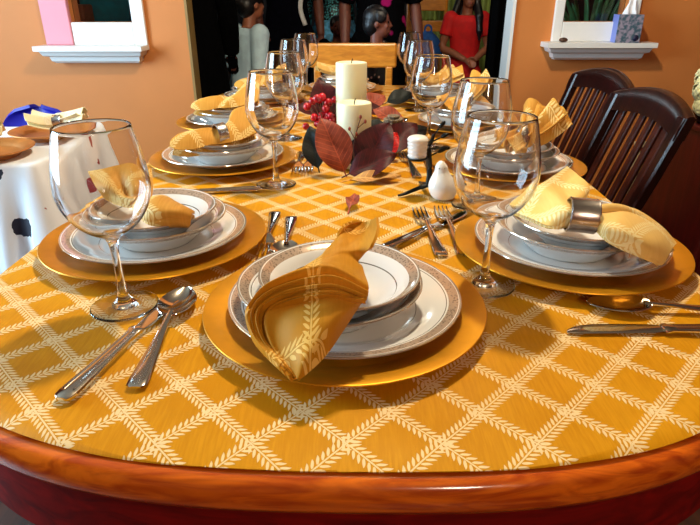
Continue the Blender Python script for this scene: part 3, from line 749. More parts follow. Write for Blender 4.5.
leaf('dark green leaf behind the copper leaf on its left', (-.070, 1.225, T+.008), (-.018, .03, .085), (-.2, -1, .3), .050, M['leaf_dark'])
leaf('small dark leaf in front of the short candle', (.006, 1.228, T+.012), (.012, .0, .062), (0, -1, .3), .044, M['leaf_dark'])
leaf('bright red leaf beside the short candle on the right', (.060, 1.31, T+.010), (.050, .02, .052), (-.1, -1, .6), .06, M['leaf_red'])
leaf('maroon leaf lifted behind the red berries', (-.045, 1.40, T+.070), (-.030, .03, .10), (.2, -1, .3), .075, M['leaf_maroon'])
leaf('maroon leaf lying behind the red leaf', (.075, 1.36, T+.01), (.09, .05, .06), (0, -1, .9), .07, M['leaf_maroon'])
leaf('dark leaf curling low behind the iron stand', (.09, 1.45, T+.012), (.12, .05, .03), (0, -.6, 1), .07, M['leaf_dark'])
leaf('tan dried leaf lying before the dark leaves', (.000, 1.135, T+.008), (.105, .012, .006), (0, -.3, 1), .034, M['leaf_tan'], .05)
leaf('small copper brown leaf lying on the open tablecloth', (.000, .965, T+.009), (.010, .048, .010), (-.1, -.4, 1), .024, M['leaf_brown'])
rg = random.Random(31)
GLV = [('maroon leaf in the garland behind the tall candle', .03, 1.46, 'leaf_maroon'), ('black-green leaf beside the pine cone', .10, 1.52, 'leaf_dark'), ('tan leaf left of the tall candle', -.085, 1.50, 'leaf_tan'),
       ('copper leaf behind the pine cone', .155, 1.66, 'leaf_brown'), ('dark leaf farther down the table centre', .03, 1.72, 'leaf_dark'), ('maroon leaf right of the table centre', .115, 1.84, 'leaf_maroon'),
       ('maroon leaf left of the table centre, far half', -.06, 1.80, 'leaf_maroon'), ('copper leaf at the far table centre', .05, 1.96, 'leaf_brown'), ('dark leaf at the far table centre', .13, 2.06, 'leaf_dark'), ('tan leaf at the far table centre', -.04, 2.04, 'leaf_tan')]
for l_, x_, y_, m_ in GLV:
    a_ = rg.uniform(-.4, 3.5); leaf(l_, (x_, y_, T+.014), (.11*math.cos(a_), .05*math.sin(a_), rg.uniform(.02, .055)), (0, -.6, 1), rg.uniform(.06, .075), M[m_], .12)
# red berries on a wired sprig
t = thing('berry_sprig', 'sprig of glossy red berries left of the candles', 'berries', (-.060, 1.375, T+.046))
bm = B(); rb = random.Random(4); pts = []
for k in range(36):
    a = rb.uniform(0, 2*PI); r = rb.uniform(.0, .05)
    p = Vector((r*math.cos(a)*1.05, r*math.sin(a)*.7, .052+rb.uniform(-.036, .042))); pts.append(p)
    tube(bm, crom([(.01, -.01, -.042), (p.x*.4, p.y*.4, p.z*.5), tuple(p*.97)], 6), .0011, 5)
obj('stems', bm, M['twig'], t)
for k, p in enumerate(pts):
    bm = B(); ell(bm, p, .0078+.002*rb.random(), 12); obj('berry', bm, M['berry'], t)
t = thing('bud_twig', 'thin brown budding twig in front of the short candle', 'twig', (.012, 1.218, T+.004))
bm = B(); tube(bm, crom([(0, 0, 0), (-.004, -.004, .05), (.002, -.004, .085), (.010, -.002, .112)], 14), [.0016-.0007*k/13 for k in range(14)], 6)
tube(bm, [(-.001, -.004, .068), (-.012, -.006, .088)], .0009, 5); tube(bm, [(.004, -.004, .092), (.018, -.004, .104)], .0009, 5); obj('stem', bm, M['twig'], t)
for p in [(-.013, -.006, .091), (.020, -.004, .106), (.010, -.002, .115), (.002, -.006, .08)]:
    bm = B(); ell(bm, p, (.003, .003, .0045), 8); obj('bud', bm, M['leaf_brown'], t)
bm = B()
for k in range(5):
    for q in range(9+2*k if k < 3 else 12-3*(k-3)):
        n_ = 9+2*k if k < 3 else 12-3*(k-3); a = 2*PI*q/n_+k*.3; R_ = [.016, .024, .026, .021, .011][k]
        ell(bm, (R_*math.cos(a), R_*math.sin(a), [.008, .017, .028, .039, .047][k]), (.0085, .0085, .005), 8, Matrix.Rotation(a, 4, 'Z') @ Matrix.Rotation(-.7, 4, 'Y'))
ell(bm, (0, 0, .026), (.022, .022, .024), 14)
pcone = remeshed('pine_cone', bm, .0016, plain('grey brown pine cone', (112, 96, 76), .8, 0, .2, 60), None, 1); pcone.location = (.12, 1.60, T); tag(pcone, 'grey pine cone behind the candles on the right', 'pine cone', 'pine cones of the centrepiece'); p2_ = pcone.copy(); COL.objects.link(p2_); p2_.location = (.045, 1.86, T); p2_.rotation_euler = (0, 0, 1.1); p2_['label'] = 'grey pine cone farther away among the far garland leaves'

# ------------------------------------------------------------------ wrought iron tree stand with bird and cup
t = thing('iron_stand', 'black wrought iron twig stand holding a white cup', 'stand', (.151, 1.07, T))
bm = B()
post = crom([(0, 0, .014), (.002, .004, .05), (-.002, .002, .09), (.003, .004, .102), (.006, .004, .114)], 20)
tube(bm, post, [.0058-.0028*k/19 for k in range(20)], 8); obj('post', bm, M['iron'], t)
for a in (-2.75, .15, 1.7):
    bm = B(); tube(bm, crom([(0, 0, .016), (.022*math.cos(a), .022*math.sin(a), .012), (.05*math.cos(a), .05*math.sin(a), .0045), (.064*math.cos(a), .064*math.sin(a), .003)], 10), [.0055, .0055, .005, .0048, .0045, .004, .0038, .0034, .003, .0028], 8, .8); obj('foot', bm, M['iron'], t)
for (p, d, l) in [((.004, .003, .100), (.9, -.3, .55), .024), ((.002, .003, .086), (.95, -.2, .1), .026), ((.006, .004, .112), (.5, -.3, .8), .024), ((.000, .003, .072), (.8, -.3, .5), .03)]:
    bm = B(); D = Vector(d).normalized(); q0 = Vector(p); q1 = q0 + D*.016
    tube(bm, [q0, q0+D*.012, q1], .0016, 6); ell(bm, q1 + D*l*.4, (l*.38, l*.26, .004), 10, D.to_track_quat('X', 'Z').to_matrix().to_4x4()); obj('leaf', bm, M['iron'], t)
bm = B(); tube(bm, crom([(0, .002, .07), (-.012, -.004, .072), (-.024, -.008, .070)], 6), .0026, 6)
lathe(bm, [(0, .068), (.014, .068), (.019, .071), (.0195, .074), (.018, .073), (.013, .0705), (0, .0705)], 24, (-.025, -.01, 0)); obj('cup_holder', bm, M['iron'], t)
bm = B(); prof = [(0, 0), (.014, 0), (.016, .003)]
for k in range(4): prof += [(.0175+.0005*k, .008+.009*k), (.0165+.0005*k, .0115+.009*k)]
prof += [(.0195, .042), (.019, .045), (.016, .049), (.009, .052), (0, .0525)]
lathe(bm, prof, 36, sub=2); o = obj('ribbed_pot', bm, M['whiteceramic']); o.location = (.126, 1.06, T+.0706); o.scale = (1.02, 1.02, .84); tag(o, 'small ribbed white ceramic pot held in the iron stand', 'pot')
t = thing('ceramic_bird', 'white ceramic bird shaker sitting before the iron stand', 'shaker', (.177, 1.040, T))
bm = B(); lathe(bm, [(0, 0), (.016, 0), (.022, .004), (.0265, .015), (.0265, .025), (.022, .037), (.0155, .048), (.0125, .055), (.0115, .061), (.008, .067), (.003, .0715), (0, .072)], 36, sub=2)
bmesh.ops.transform(bm, matrix=Matrix.Shear('XY', 4, (-.12, 0)), verts=bm.verts); obj('body', bm, M['whiteceramic'], t)
for sx in (-1, 1):
    bm = B(); ell(bm, (-.0075+sx*.0045, -.0098, .0595), .0014, 8); obj('eye', bm, M['black'], t)

# ------------------------------------------------------------------ side table with printed cloth
TS = T-.04; SX0, SX1, SY0, SY1 = -1.95, -.800, 1.43, 1.905
t = thing('folding_table', 'small folding table under the white printed cloth at the left', 'table', ((SX0+SX1)/2, (SY0+SY1)/2, 0))
hx, hy = (SX1-SX0)/2-.012, (SY1-SY0)/2-.012
bm = B(); box(bm, -hx, hx, -hy, hy, TS-.035, TS-.004, .004); obj('table_top', bm, M['steel'], t, smooth=False)
for sx in (-1, 1):
    for sy in (-1, 1):
        bm = B(); tube(bm, [(sx*(hx-.05), sy*(hy-.04), 0), (sx*(hx-.07), sy*(hy-.05), TS-.036)], .012, 10); obj('leg', bm, M['steel'], t)
def rrect(x0, x1, y0, y1, r, n):
    P = []
    for cx, cy, a0 in ((x1-r, y0+r, -PI/2), (x1-r, y1-r, 0), (x0+r, y1-r, PI/2), (x0+r, y0+r, PI)):
        for k in range(7): a = a0+PI/2*k/6; P.append((cx+r*math.cos(a), cy+r*math.sin(a), a))
    # resample evenly
    out = []; per = [(Vector((p[0], p[1], 0)), p[2]) for p in P]; per.append(per[0]); D = [0]
    for a, b in zip(per, per[1:]): D.append(D[-1]+(b[0]-a[0]).length)
    for k in range(n):
        d = D[-1]*k/n; i = max(j for j in range(len(D)) if D[j] <= d+1e-9); i = min(i, len(per)-2)
        f = (d-D[i])/max(1e-9, D[i+1]-D[i]); out.append((per[i][0].lerp(per[i+1][0], f), d/D[-1]))
    return out
bm = B(); N_ = 260; base = rrect(SX0, SX1, SY0, SY1, .02, N_); cx, cy = (SX0+SX1)/2, (SY0+SY1)/2
loops = []
for dz, grow in [(0, -.02), (0, -.004), (-.003, .001), (-.010, .004), (-.05, .010), (-.12, .018), (-.20, .028), (-.27, .036), (-.33, .042)]:
    L = []
    for p, s in base:
        # outward direction from the nearest point of the inner rectangle
        q = Vector((max(SX0+.02, min(SX1-.02, p.x)), max(SY0+.02, min(SY1-.02, p.y)), 0)); d = (p-q); d = d.normalized() if d.length > 1e-6 else Vector((0, 0, 0))
        corner = min((p-Vector(c)).length for c in ((SX0, SY0, 0), (SX1, SY0, 0), (SX0, SY1, 0), (SX1, SY1, 0)))
        k = max(0, -dz-.01)/.33
        wv = .020*k*math.sin(s*2*PI*23) + .012*k*math.sin(s*2*PI*37+1) + .06*k*math.exp(-(corner/.06)**2)
        v = p + d*(grow+wv); L.append(bm.verts.new((v.x-cx, v.y-cy, dz + (-.05*k*math.exp(-(corner/.08)**2)))))
    loops.append(L)
for a, b in zip(loops, loops[1:]):
    for i in range(N_): j = (i+1) % N_; bm.faces.new((a[i], b[i], b[j], a[j]))
bm.faces.new(loops[0])
bmesh.ops.solidify(bm, geom=bm.faces[:], thickness=-.0015) if False else None
o = obj('side_tablecloth', bm, M['printcloth'], angle=70); o.location = (cx, cy, TS); tag(o, 'white side tablecloth printed with dark berries and green leaves', 'tablecloth')
sm = o.modifiers.new('thickness', 'SOLIDIFY'); sm.thickness = .0015; sm.offset = -1
pch = PROT['charger'].data.copy(); pch.materials.clear(); pch.materials.append(M['charger_tan'])
for (x, y, l) in [(-.900, 1.750, 'copper gold charger plate on the side table, farther one below the blue chair'), (-.975, 1.508, 'copper gold charger plate on the side table, nearer one at the left frame edge')]:
    o = bpy.data.objects.new('charger_plate', pch); COL.objects.link(o); o.location = (x, y, TS+.0008); o.scale = (.755, .755, 1.3); tag(o, l, 'charger plate', 'copper chargers on the side table')
PROT['charger'].data.update()
bow_napkin('cream and gold napkin on the farther side-table charger', (-.875, 1.74, TS+.046), .1, -.15, 21, M['napkin_cream'], 'steel ring round the cream napkin on the side table', L=(.085, .075), W=(.035, .05), rise=(.012, .03), amp=.008)
bow_napkin('cream napkin on the nearer side-table charger at the frame edge', (-.99, 1.505, TS+.047), .5, -.15, 22, M['napkin_cream'], None, L=(.075, .075), W=(.05, .045), rise=(.015, .03), amp=.009)
# blue chair behind it
t = thing('blue_chair', 'blue plastic chair behind the side table', 'chair', (-1.275, 2.21, 0))
G = []
for j in range(15):
    v = j/14; z = .47+.222*v; hw = .15*(1-max(0, (v-.5)/.5)**2.4*.98)**.5 if v > .5 else .15
    G.append([Vector((hw*(i/8-1), .10+.06*v+.03*(1-(i/8-1)**2), z)) for i in range(17)])
bm = B(); solid_grid(bm, G, .012); obj('backrest', bm, M['blueplastic'], t, angle=60)
bm = B(); box(bm, -.20, .20, -.24, .13, .43, .455, .01); obj('seat', bm, M['blueplastic'], t, smooth=False)
for sx in (-1, 1):
    bm = B(); tube(bm, [(sx*.20, -.22, 0), (sx*.18, -.18, .43)], .012, 10); obj('leg', bm, M['steel'], t)
    bm = B(); tube(bm, crom([(sx*.21, .20, 0), (sx*.18, .12, .44), (sx*.15, .135, .60)], 10), .012, 10); obj('leg', bm, M['steel'], t)

# ------------------------------------------------------------------ dark slat-back chairs at the right
def make_chair(label):
    t = thing('dining_chair', label, 'chair', (0, 0, 0), 0, 'dark slat-back dining chairs')
    rk = lambda z: .20 + max(0, z-.45)*.33          # raked back: y against height
    W, ZT = .190, .838
    bm = B(); box(bm, -.20, .20, -.22, .19, .435, .455, .006); obj('seat', bm, M['mahog'], t, smooth=False)
    bm = B(); box(bm, -.187, .187, -.205, .17, .455, .485, .012); obj('seat_pad', bm, M['seatpad'], t, smooth=False)
    for sx in (-1, 1):
        bm = B(); pts = [(sx*(W-.012), rk(0)+.06, 0), (sx*(W-.008), rk(.3), .30), (sx*(W-.006), rk(.45), .45), (sx*W, rk(.7), .70), (sx*(W+.002), rk(ZT), ZT-.002)]
        P = crom(pts, 16); rings = []
        for p in P:
            w, d = .019, .015
            rings.append([bm.verts.new((p.x+a*w, p.y+b*d, p.z)) for a, b in ((-1, -.7), (-.7, -1), (.7, -1), (1, -.7), (1, .7), (.7, 1), (-.7, 1), (-1, .7))])
        for a, b in zip(rings, rings[1:]):
            for i in range(8): j = (i+1) % 8; bm.faces.new((a[i], a[j], b[j], b[i]))
        bm.faces.new(list(reversed(rings[0]))); bm.faces.new(rings[-1]); obj('back_post', bm, M['mahog'], t, angle=30)
        bm = B(); box(bm, sx*.18-.017, sx*.18+.017, -.215, -.181, 0, .436, .004); obj('front_leg', bm, M['mahog'], t, smooth=False)
    def arch(bm, z0f, z1f, th, n=24, xw=W+.020):
        rings = []
        for k in range(n+1):
            x = xw*(2*k/n-1); u = x/xw; z0, z1 = z0f(u), z1f(u); cv = .018*(1-u*u)
            rings.append([bm.verts.new((x, rk(z)+cv+e*th, z)) for z, e in ((z0, -1), ((z0+z1)/2, -1.15), (z1-.006, -1), (z1, -.4), (z1, .4), (z1-.006, 1), (z0, 1))])
        for a, b in zip(rings, rings[1:]):
            for i in range(7): j = (i+1) % 7; bm.faces.new((a[i], a[j], b[j], b[i]))
        bm.faces.new(list(reversed(rings[0]))); bm.faces.new(rings[-1])
    bm = B(); arch(bm, lambda u: ZT-.055+.022*(1-u*u), lambda u: ZT+.002+.034*(1-u*u), .014); obj('crest_rail', bm, M['mahog'], t, angle=40)
    bm = B(); arch(bm, lambda u: .52, lambda u: .56, .010, xw=W-.01); obj('lower_rail', bm, M['mahog'], t, angle=40)
    for k in range(6):
        x = -.128+.0512*k; u = x/W; bm = B(); pts = [Vector((x, rk(z)+.018*(1-u*u), z)) for z in (.545, .64, .74, ZT-.035)]
        rings = [[bm.verts.new((p.x+a*.0135, p.y+b*.006, p.z)) for a, b in ((-1, -.5), (-.8, -1), (.8, -1), (1, -.5), (1, .5), (.8, 1), (-.8, 1), (-1, .5))] for p in pts]
        for a, b in zip(rings, rings[1:]):
            for i in range(8): j = (i+1) % 8; bm.faces.new((a[i], a[j], b[j], b[i]))
        bm.faces.new(list(reversed(rings[0]))); bm.faces.new(rings[-1]); obj('slat', bm, M['mahog_face'], t, angle=30)
    for sx in (-1, 1):
        bm = B(); box(bm, sx*.182-.009, sx*.182+.009, -.19, .19, .20, .225, .003); obj('stretcher', bm, M['mahog'], t, smooth=False)
    return t
ch = make_chair('nearer dark slat-back wooden dining chair, broad arched back at the right')
ch.location = (.478, 1.58, 0); ch.rotation_euler = (0, 0, -PI/2)
dup(ch, (.545, 2.05, 0), -PI/2+.06, 'farther dark slat-back wooden dining chair, partly behind the nearer one')
# light oak chair at the far end
t = thing('oak_chair', 'light oak chair with a broad top rail at the far end of the table', 'chair', (.015, 2.66, 0))
bm = B(); box(bm, -.20, .20, -.17, .20, .44, .465, .008); obj('seat', bm, M['lightwood'], t, smooth=False)
bm = B(); box(bm, -.205, .205, .185, .212, .795, .905, .010); obj('top_rail', bm, M['lightwood'], t, smooth=False)
bm = B(); box(bm, -.155, .155, .19, .206, .60, .65, .006); obj('middle_rail', bm, M['lightwood'], t, smooth=False)
for sx in (-1, 1):
    bm = B(); box(bm, sx*.17-.016, sx*.17+.016, .182, .214, 0, .80, .005); obj('back_post', bm, M['lightwood'], t, smooth=False)
    bm = B(); box(bm, sx*.17-.016, sx*.17+.016, -.16, -.128, 0, .442, .005); obj('front_leg', bm, M['lightwood'], t, smooth=False)

# ------------------------------------------------------------------ things along the right wall
t = thing('tissue_box', 'floral tissue box with a white tissue on the right window ledge', 'tissue box', (1.335, 2.985, T+.150), -.16)
bm = B(); box(bm, -.056, .056, -.054, .054, 0, .125, .002); 
o = obj('carton', bm, M['tissue_print'], t, smooth=False); o.data.materials.append(M['tissue_blue'])
for p in o.data.polygons:
    if abs(p.normal.x) > .8: p.material_index = 1
bm = B(); lathe(bm, [(0, 0), (.014, 0), (.014, .0006), (0, .0006)], 24, M=Matrix.Translation((.034, -.0541, .022)) @ Matrix.Rotation(PI/2, 4, 'X')); obj('logo_disc', bm, M['navyink'], t)['label'] = 'round navy printed logo'
rows = []
for j in range(7):
    v = j/6; rows.append([((.030*(1-.35*v))*u*1.0+.008*v, .010*math.sin(u*5+v*2)*(1-.4*v), .1245+.085*v*(1-.30*abs(u)+.15*math.sin(3*u+1))) for u in (-1, -.6, -.2, .2, .6, 1)])
bm = B(); sheet(bm, rows, 24, 16, .0008); obj('tissue', bm, M['tissue'], t)['label'] = 'white tissue pulled up'
bm = B(); ell(bm, (0, 0, .011), (.021, .016, .0112), 20); o = obj('nut', bm, M['brownstone']); o.location = (1.035, 2.975, T+.150); tag(o, 'small brown nut on the right window ledge', 'nut')
t = thing('side_cabinet', 'red mahogany cabinet in the right corner behind the chairs', 'cabinet', (1.635, 2.30, 0))
bm = B(); box(bm, -.28, .30, -.25, .25, .06, .625, .006); obj('body', bm, M['cabinet'], t, smooth=False)
bm = B(); box(bm, -.295, .315, -.265, .265, .625, .65, .006); obj('top', bm, M['cabinet'], t, smooth=False)
for k in (0, 1):
    bm = B(); box(bm, -.26+.28*k, .0+.28*k, -.262, -.250, .09, .60, .004); d = obj('door', bm, M['cabinet'], t, smooth=False)
    bm = B(); ell(bm, (-.02+.06*k, -.272, .40), .010, 12); obj('knob', bm, M['iron'], d)
for sx in (-1, 1):
    for sy in (-1, 1):
        bm = B(); box(bm, .01+sx*.25-.02, .01+sx*.25+.02, sy*.21-.02, sy*.21+.02, 0, .06); obj('foot', bm, M['cabinet'], t, smooth=False)
t = thing('flower_vase', 'dark vase of cream hydrangeas on the mahogany cabinet', 'vase', (1.40, 2.27, .65))
bm = B(); lathe(bm, [(0, 0), (.035, 0), (.05, .02), (.058, .05), (.045, .085), (.03, .10), (.034, .108), (.030, .108), (.026, .10), (0, .09)], 32, sub=2); obj('body', bm, M['vase'], t)
rf_ = random.Random(11)
for k, (px, py, pz, R_) in enumerate([(-.050, -.03, .130, .046), (.040, -.03, .140, .05), (-.01, .04, .165, .048), (-.045, -.040, .075, .040)]):
    bm = B(); tube(bm, [(0, 0, .095), (px*.6, py*.6, .12), (px, py, pz)], .003, 6); obj('stem', bm, M['greenleaf'], t)
    bm = B()
    for q in range(90):
        d = Vector((rf_.gauss(0, 1), rf_.gauss(0, 1), rf_.gauss(0, 1))).normalized(); c = Vector((px, py, pz))+d*R_*rf_.uniform(.86, 1)
        Rq = d.to_track_quat('Z', 'Y').to_matrix().to_4x4() @ Matrix.Rotation(rf_.random()*6, 4, 'Z')
        for w in range(4):
            a = w*PI/2; ell(bm, c + (Rq.to_3x3() @ Vector((.0085*math.cos(a), .0085*math.sin(a), .002))), (.0085, .0085, .0022), 6, Rq)
    tag(obj('bloom', bm, M['petal'], t), kind='stuff')
t = thing('picture_frame', 'cream framed picture leaning on the orange wall behind the chairs', 'picture frame', (1.645, 2.965, .0), 0)
Mx = Matrix.Rotation(-.14, 4, 'X')
bm = B(); w, h, b = .135, .41, .030
for q in ((-w, w, 0, b), (-w, w, h-b, h), (-w, -w+b, b, h-b), (w-b, w, b, h-b)): box(bm, q[0], q[1], -.012, .012, q[2], q[3], .003, Mx)
obj('frame', bm, M['creamframe'], t, smooth=False)
bm = B(); box(bm, -w+b, w-b, -.004, .008, b, h-b, 0, Mx); obj('picture', bm, M['picture'], t, smooth=False)

# ------------------------------------------------------------------ people in the room beyond
def person(label, loc, rz, H, skin, top=None, bottom=None, hair='short', group=None, arms=None, legs=None, lean=(0, 0), sleeve=.5, topm=None, hem=.50, vox=.007, headturn=0, extra=None):
    V = lambda x, y, z: Vector((x*H, y*H, z*H))
    A = dict(eL=(.135, .02, .63), wL=(.145, -.03, .485), eR=(-.135, .02, .63), wR=(-.145, -.03, .485)); A.update(arms or {})
    Lg = dict(hip=.50, kL=(.055, -.01, .275), aL=(.06, .01, .04), kR=(-.055, -.01, .275), aR=(-.06, .01, .04)); Lg.update(legs or {})
    hz = Lg['hip']; dz = hz-.50
    lx, ly = lean
    def sp(z): t = max(0, (z-.5)/.35); return (lx*t, ly*t)
    def torso(bm, g=0, z0=.47, z1=.83):
        st = [(.46, .075), (.50, .090), (.55, .086), (.61, .076), (.68, .084), (.745, .096), (.79, .098), (.82, .070), (.835, .036)]
        st = [(z, r) for z, r in st if z0-.001 <= z <= z1+.004]
        tube(bm, [V(sp(z)[0], sp(z)[1], z+dz) for z, r in st], [(r+g)*H for z, r in st], 18, .62, (0, 1, 0))
    def arm(bm, s, g=0, upto=1.0):
        S = V(s*.098 + sp(.8)[0], sp(.8)[1], .80+dz); Ee = V(*A['e'+('L' if s > 0 else 'R')]) + V(0, 0, dz); Wr = V(*A['w'+('L' if s > 0 else 'R')]) + V(0, 0, dz)
        P = [S, S.lerp(Ee, .5), Ee, Ee.lerp(Wr, .45), Wr]; R = [.036, .030, .024, .023, .0165]
        if upto < 1: n = 2 if upto <= .5 else 3; P = P[:n]; R = R[:n]
        if upto <= .5: P[-1] = S.lerp(Ee, upto*1.4); R[-1] = .031
        P2 = crom(P, 12); ell(bm, P[0], (R[0]+g)*H, 10)
        Rr = [R[min(int(k*(len(R)-1)/11), len(R)-2)] + (R[min(int(k*(len(R)-1)/11)+1, len(R)-1)]-R[min(int(k*(len(R)-1)/11), len(R)-2)])*(k*(len(R)-1)/11-min(int(k*(len(R)-1)/11), len(R)-2)) for k in range(12)]
        tube(bm, P2, [(r+g)*H for r in Rr], 10)
        if upto >= 1:
            d = (Wr-Ee).normalized(); side = d.cross(Vector((0, 1, 0)) if abs(d.y) < .8 else Vector((0, 0, 1))).normalized(); nr = side.cross(d)
            pc_ = Wr + d*.028*H; Rm = Matrix((side, d, nr)).transposed().to_4x4(); ell(bm, pc_, (.021*H, .030*H, .011*H), 10, Rm)
            for q, (o_, l) in enumerate(((-.015, .034), (-.005, .040), (.005, .038), (.0145, .030))):
                b0 = pc_ + side*o_*H + d*.018*H; tube(bm, [b0, b0+d*l*.55*H - nr*.002*H, b0+d*l*H*.92 - nr*.010*H], [.0058*H, .0052*H, .0042*H], 8)
            b0 = pc_ - side*.016*H*s - d*.012*H; tube(bm, [b0, b0 - side*.016*H*s + d*.016*H - nr*.004*H, b0 - side*.018*H*s + d*.034*H - nr*.008*H], [.0066*H, .0058*H, .0046*H], 8)
    def leg(bm, s, g=0):
        k = V(*Lg['k'+('L' if s > 0 else 'R')]); a = V(*Lg['a'+('L' if s > 0 else 'R')]); h_ = V(s*.048, 0, hz-.02)
        P = crom([h_, h_.lerp(k, .5), k, k.lerp(a, .4), a], 14); R = [.060, .054, .049, .045, .040, .036, .034, .034, .034, .032, .029, .026, .024, .023]
        tube(bm, P, [(r+g)*H for r in R], 12); ell(bm, h_, (.062+g)*H, 12)
    hc = V(lx*1.2, ly*1.2-.012, .925+dz); Rz = Matrix.Rotation(headturn, 4, 'Z')
    hp = lambda x, y, z: hc + (Rz.to_3x3() @ V(x, y, z))
    bm = B(); torso(bm)
    for s in (-1, 1): arm(bm, s); leg(bm, s)
    for s in (-1, 1):
        a = V(*Lg['a'+('L' if s > 0 else 'R')]); tube(bm, [a+V(0, .02, -.022), a+V(0, -.03, -.02), a+V(0, -.085, -.028)], [.022*H, .026*H, .020*H], 10, .7)
    tube(bm, [V(sp(.82)[0], sp(.82)[1], .81+dz), hp(0, .01, -.03)], [.033*H, .030*H], 12)
    ell(bm, hp(0, .008, .012), (.046*H, .058*H, .058*H), 16, Rz); ell(bm, hp(0, -.018, -.028), (.034*H, .036*H, .038*H), 14, Rz)
    ell(bm, hp(0, -.030, -.052), (.016*H, .016*H, .013*H), 10, Rz)
    tube(bm, [hp(0, -.048, .008), hp(0, -.062, -.016), hp(0, -.052, -.020)], [.005*H, .0078*H, .006*H], 8)
    for s in (-1, 1): ell(bm, hp(s*.047, .006, -.006), (.006*H, .011*H, .018*H), 8, Rz); ell(bm, hp(s*.022, -.040, -.012), (.014*H, .010*H, .012*H), 8, Rz)
    ell(bm, hp(0, -.050, -.036), (.014*H, .006*H, .003*H), 8, Rz); ell(bm, hp(0, -.049, -.042), (.012*H, .006*H, .0034*H), 8, Rz)
    root = remeshed('person', bm, vox, skin); root.location = loc; root.rotation_euler = (0, 0, rz); tag(root, label, 'person', group)
    for s in (-1, 1):
        bm = B(); ell(bm, hp(s*.019, -.0475, .006), (.0075*H, .004*H, .0042*H), 8, Rz); obj('eye', bm, M['black'], root)
    bm = B(); ell(bm, hp(0, -.0545, -.036), (.012*H, .0035*H, .0026*H), 8, Rz); ell(bm, hp(0, -.0535, -.0415), (.010*H, .0035*H, .003*H), 8, Rz); obj('lips', bm, plain('lips '+label[:12], (140, 60, 56), .4), root)
    bm = B()                                          # hair: a cap over the skull, open at the face
    ell(bm, hp(0, .018, .026), (.054*H, .062*H, .056*H), 16, Rz); ell(bm, hp(0, .035, -.005), (.050*H, .046*H, .055*H), 14, Rz)
    for s in (-1, 1): ell(bm, hp(s*.042, -.008, .030), (.013*H, .036*H, .030*H), 10, Rz)
    if hair == 'long':
        tube(bm, [hp(0, .045, .02), hp(0, .062, -.06), hp(0, .060, -.16), hp(.005, .055, -.25)], [.05*H, .056*H, .05*H, .02*H], 14, .5, (0, 1, 0))
        tube(bm, [hp(.046, .0, .02), hp(.052, -.010, -.05), hp(.056, -.054, -.11), hp(.062, -.064, -.19), hp(.066, -.060, -.245)], [.018*H, .024*H, .026*H, .022*H, .008*H], 10)
        tube(bm, [hp(-.046, .012, .02), hp(-.058, .02, -.05), hp(-.075, .02, -.10), hp(-.085, .03, -.15)], [.018*H, .024*H, .024*H, .010*H], 10)
    elif hair == 'bun':
        ell(bm, hp(0, .075, .02), .028*H, 12)
    remeshed('hair', bm, vox, M['hair'], root, 2)
    if bottom:
        bm = B(); torso(bm, .008, .46, .61)
        for s in (-1, 1): leg(bm, s, .010)
        remeshed('trousers', bm, vox, bottom, root, 3)
    if top:
        bm = B(); torso(bm, .013, hem, .82)
        for s in (-1, 1): arm(bm, s, .011, sleeve)
        remeshed('shirt', bm, vox, top, root, 3)
    if extra: extra(root, H, V, hp)
    return root
PG = 'people in the dark room beyond the doorway'
person('child in a red short-sleeved shirt with long black hair, hands clasped', (.845, 4.50, 0), .08, 1.20, M['skin'], M['red'], M['red'], 'long', PG, dict(eL=(.142, -.01, .64), wL=(.040, -.105, .575), eR=(-.142, -.01, .64), wR=(-.020, -.110, .575)), None, (0, 0), .42, None, .46, .0055, .0)
person('dark-haired child in profile just behind the light oak chair', (.135, 3.14, 0), 1.25, 1.06, M['skin_dark'], M['print'], M['black'], 'short', PG, None, None, (0, 0), .5, None, .50, .0055, .15)
def scarf(root, H, V, hp):
    bm = B(); tube(bm, crom([V(.05, -.075, .80), V(.07, -.085, .70), V(.055, -.09, .60), V(.075, -.085, .53)], 16), [.010*H]*16, 8, .35, (0, 1, 0)); obj('white_strap', bm, M['white'], root)['label'] = 'white strap hanging down the front'
    for s in (-1, 1):
        bm = B(); S = V(s*.098, 0, .80); tube(bm, [S+V(s*.0, 0, .01), S.lerp(V(s*.135, .02, .63), .5), S.lerp(V(s*.135, .02, .63), .93)], [.050*H, .047*H, .045*H], 12); obj('sleeve', bm, M['blue'], root)['label'] = 'blue short sleeve'
person('adult in dark navy clothes with blue sleeves and bare arms, back left of the doorway', (-.475, 4.75, 0), .1, 1.72, M['skin_dark'], M['navy'], M['navy'], 'short', PG, dict(eR=(-.142, .02, .64), wR=(-.120, -.05, .50)), None, (0, 0), .4, None, .46, .008, 0, scarf)
person('adult in a shiny teal sequined top and pale blue trousers behind the small child', (-.125, 5.05, 0), 0, 1.70, M['skin'], M['sequin'], M['denim'], 'long', PG, None, None, (0, 0), 1.0, None, .53, .008)
person('small dark-haired child standing before the adult in teal', (-.095, 4.5, 0), .2, .98, M['skin_dark'], M['black'], M['navy'], 'short', PG, None, None, (0, 0), .5, None, .5, .006)
person('adult in black clothing with magenta spots behind the seated profile child', (.20, 4.0, 0), .2, 1.70, M['skin_dark'], M['magenta'], M['black'], 'long', PG, None, None, (0, 0), .8, None, .5, .008)
person('seated person in pale aqua shirt and teal trousers, left of the doorway', (-.70, 3.86, 0), 2.3, 1.36, M['skin'], M['aqua'], M['teal'], 'bun', PG, dict(eL=(.125, -.02, .64), wL=(.085, -.12, .53), eR=(-.125, -.02, .64), wR=(-.085, -.12, .53)),
       dict(hip=.355, kL=(.06, -.26, .33), aL=(.06, -.25, .04), kR=(-.06, -.26, .33), aR=(-.06, -.25, .04)), (0, -.06), .8, None, .47, .008)
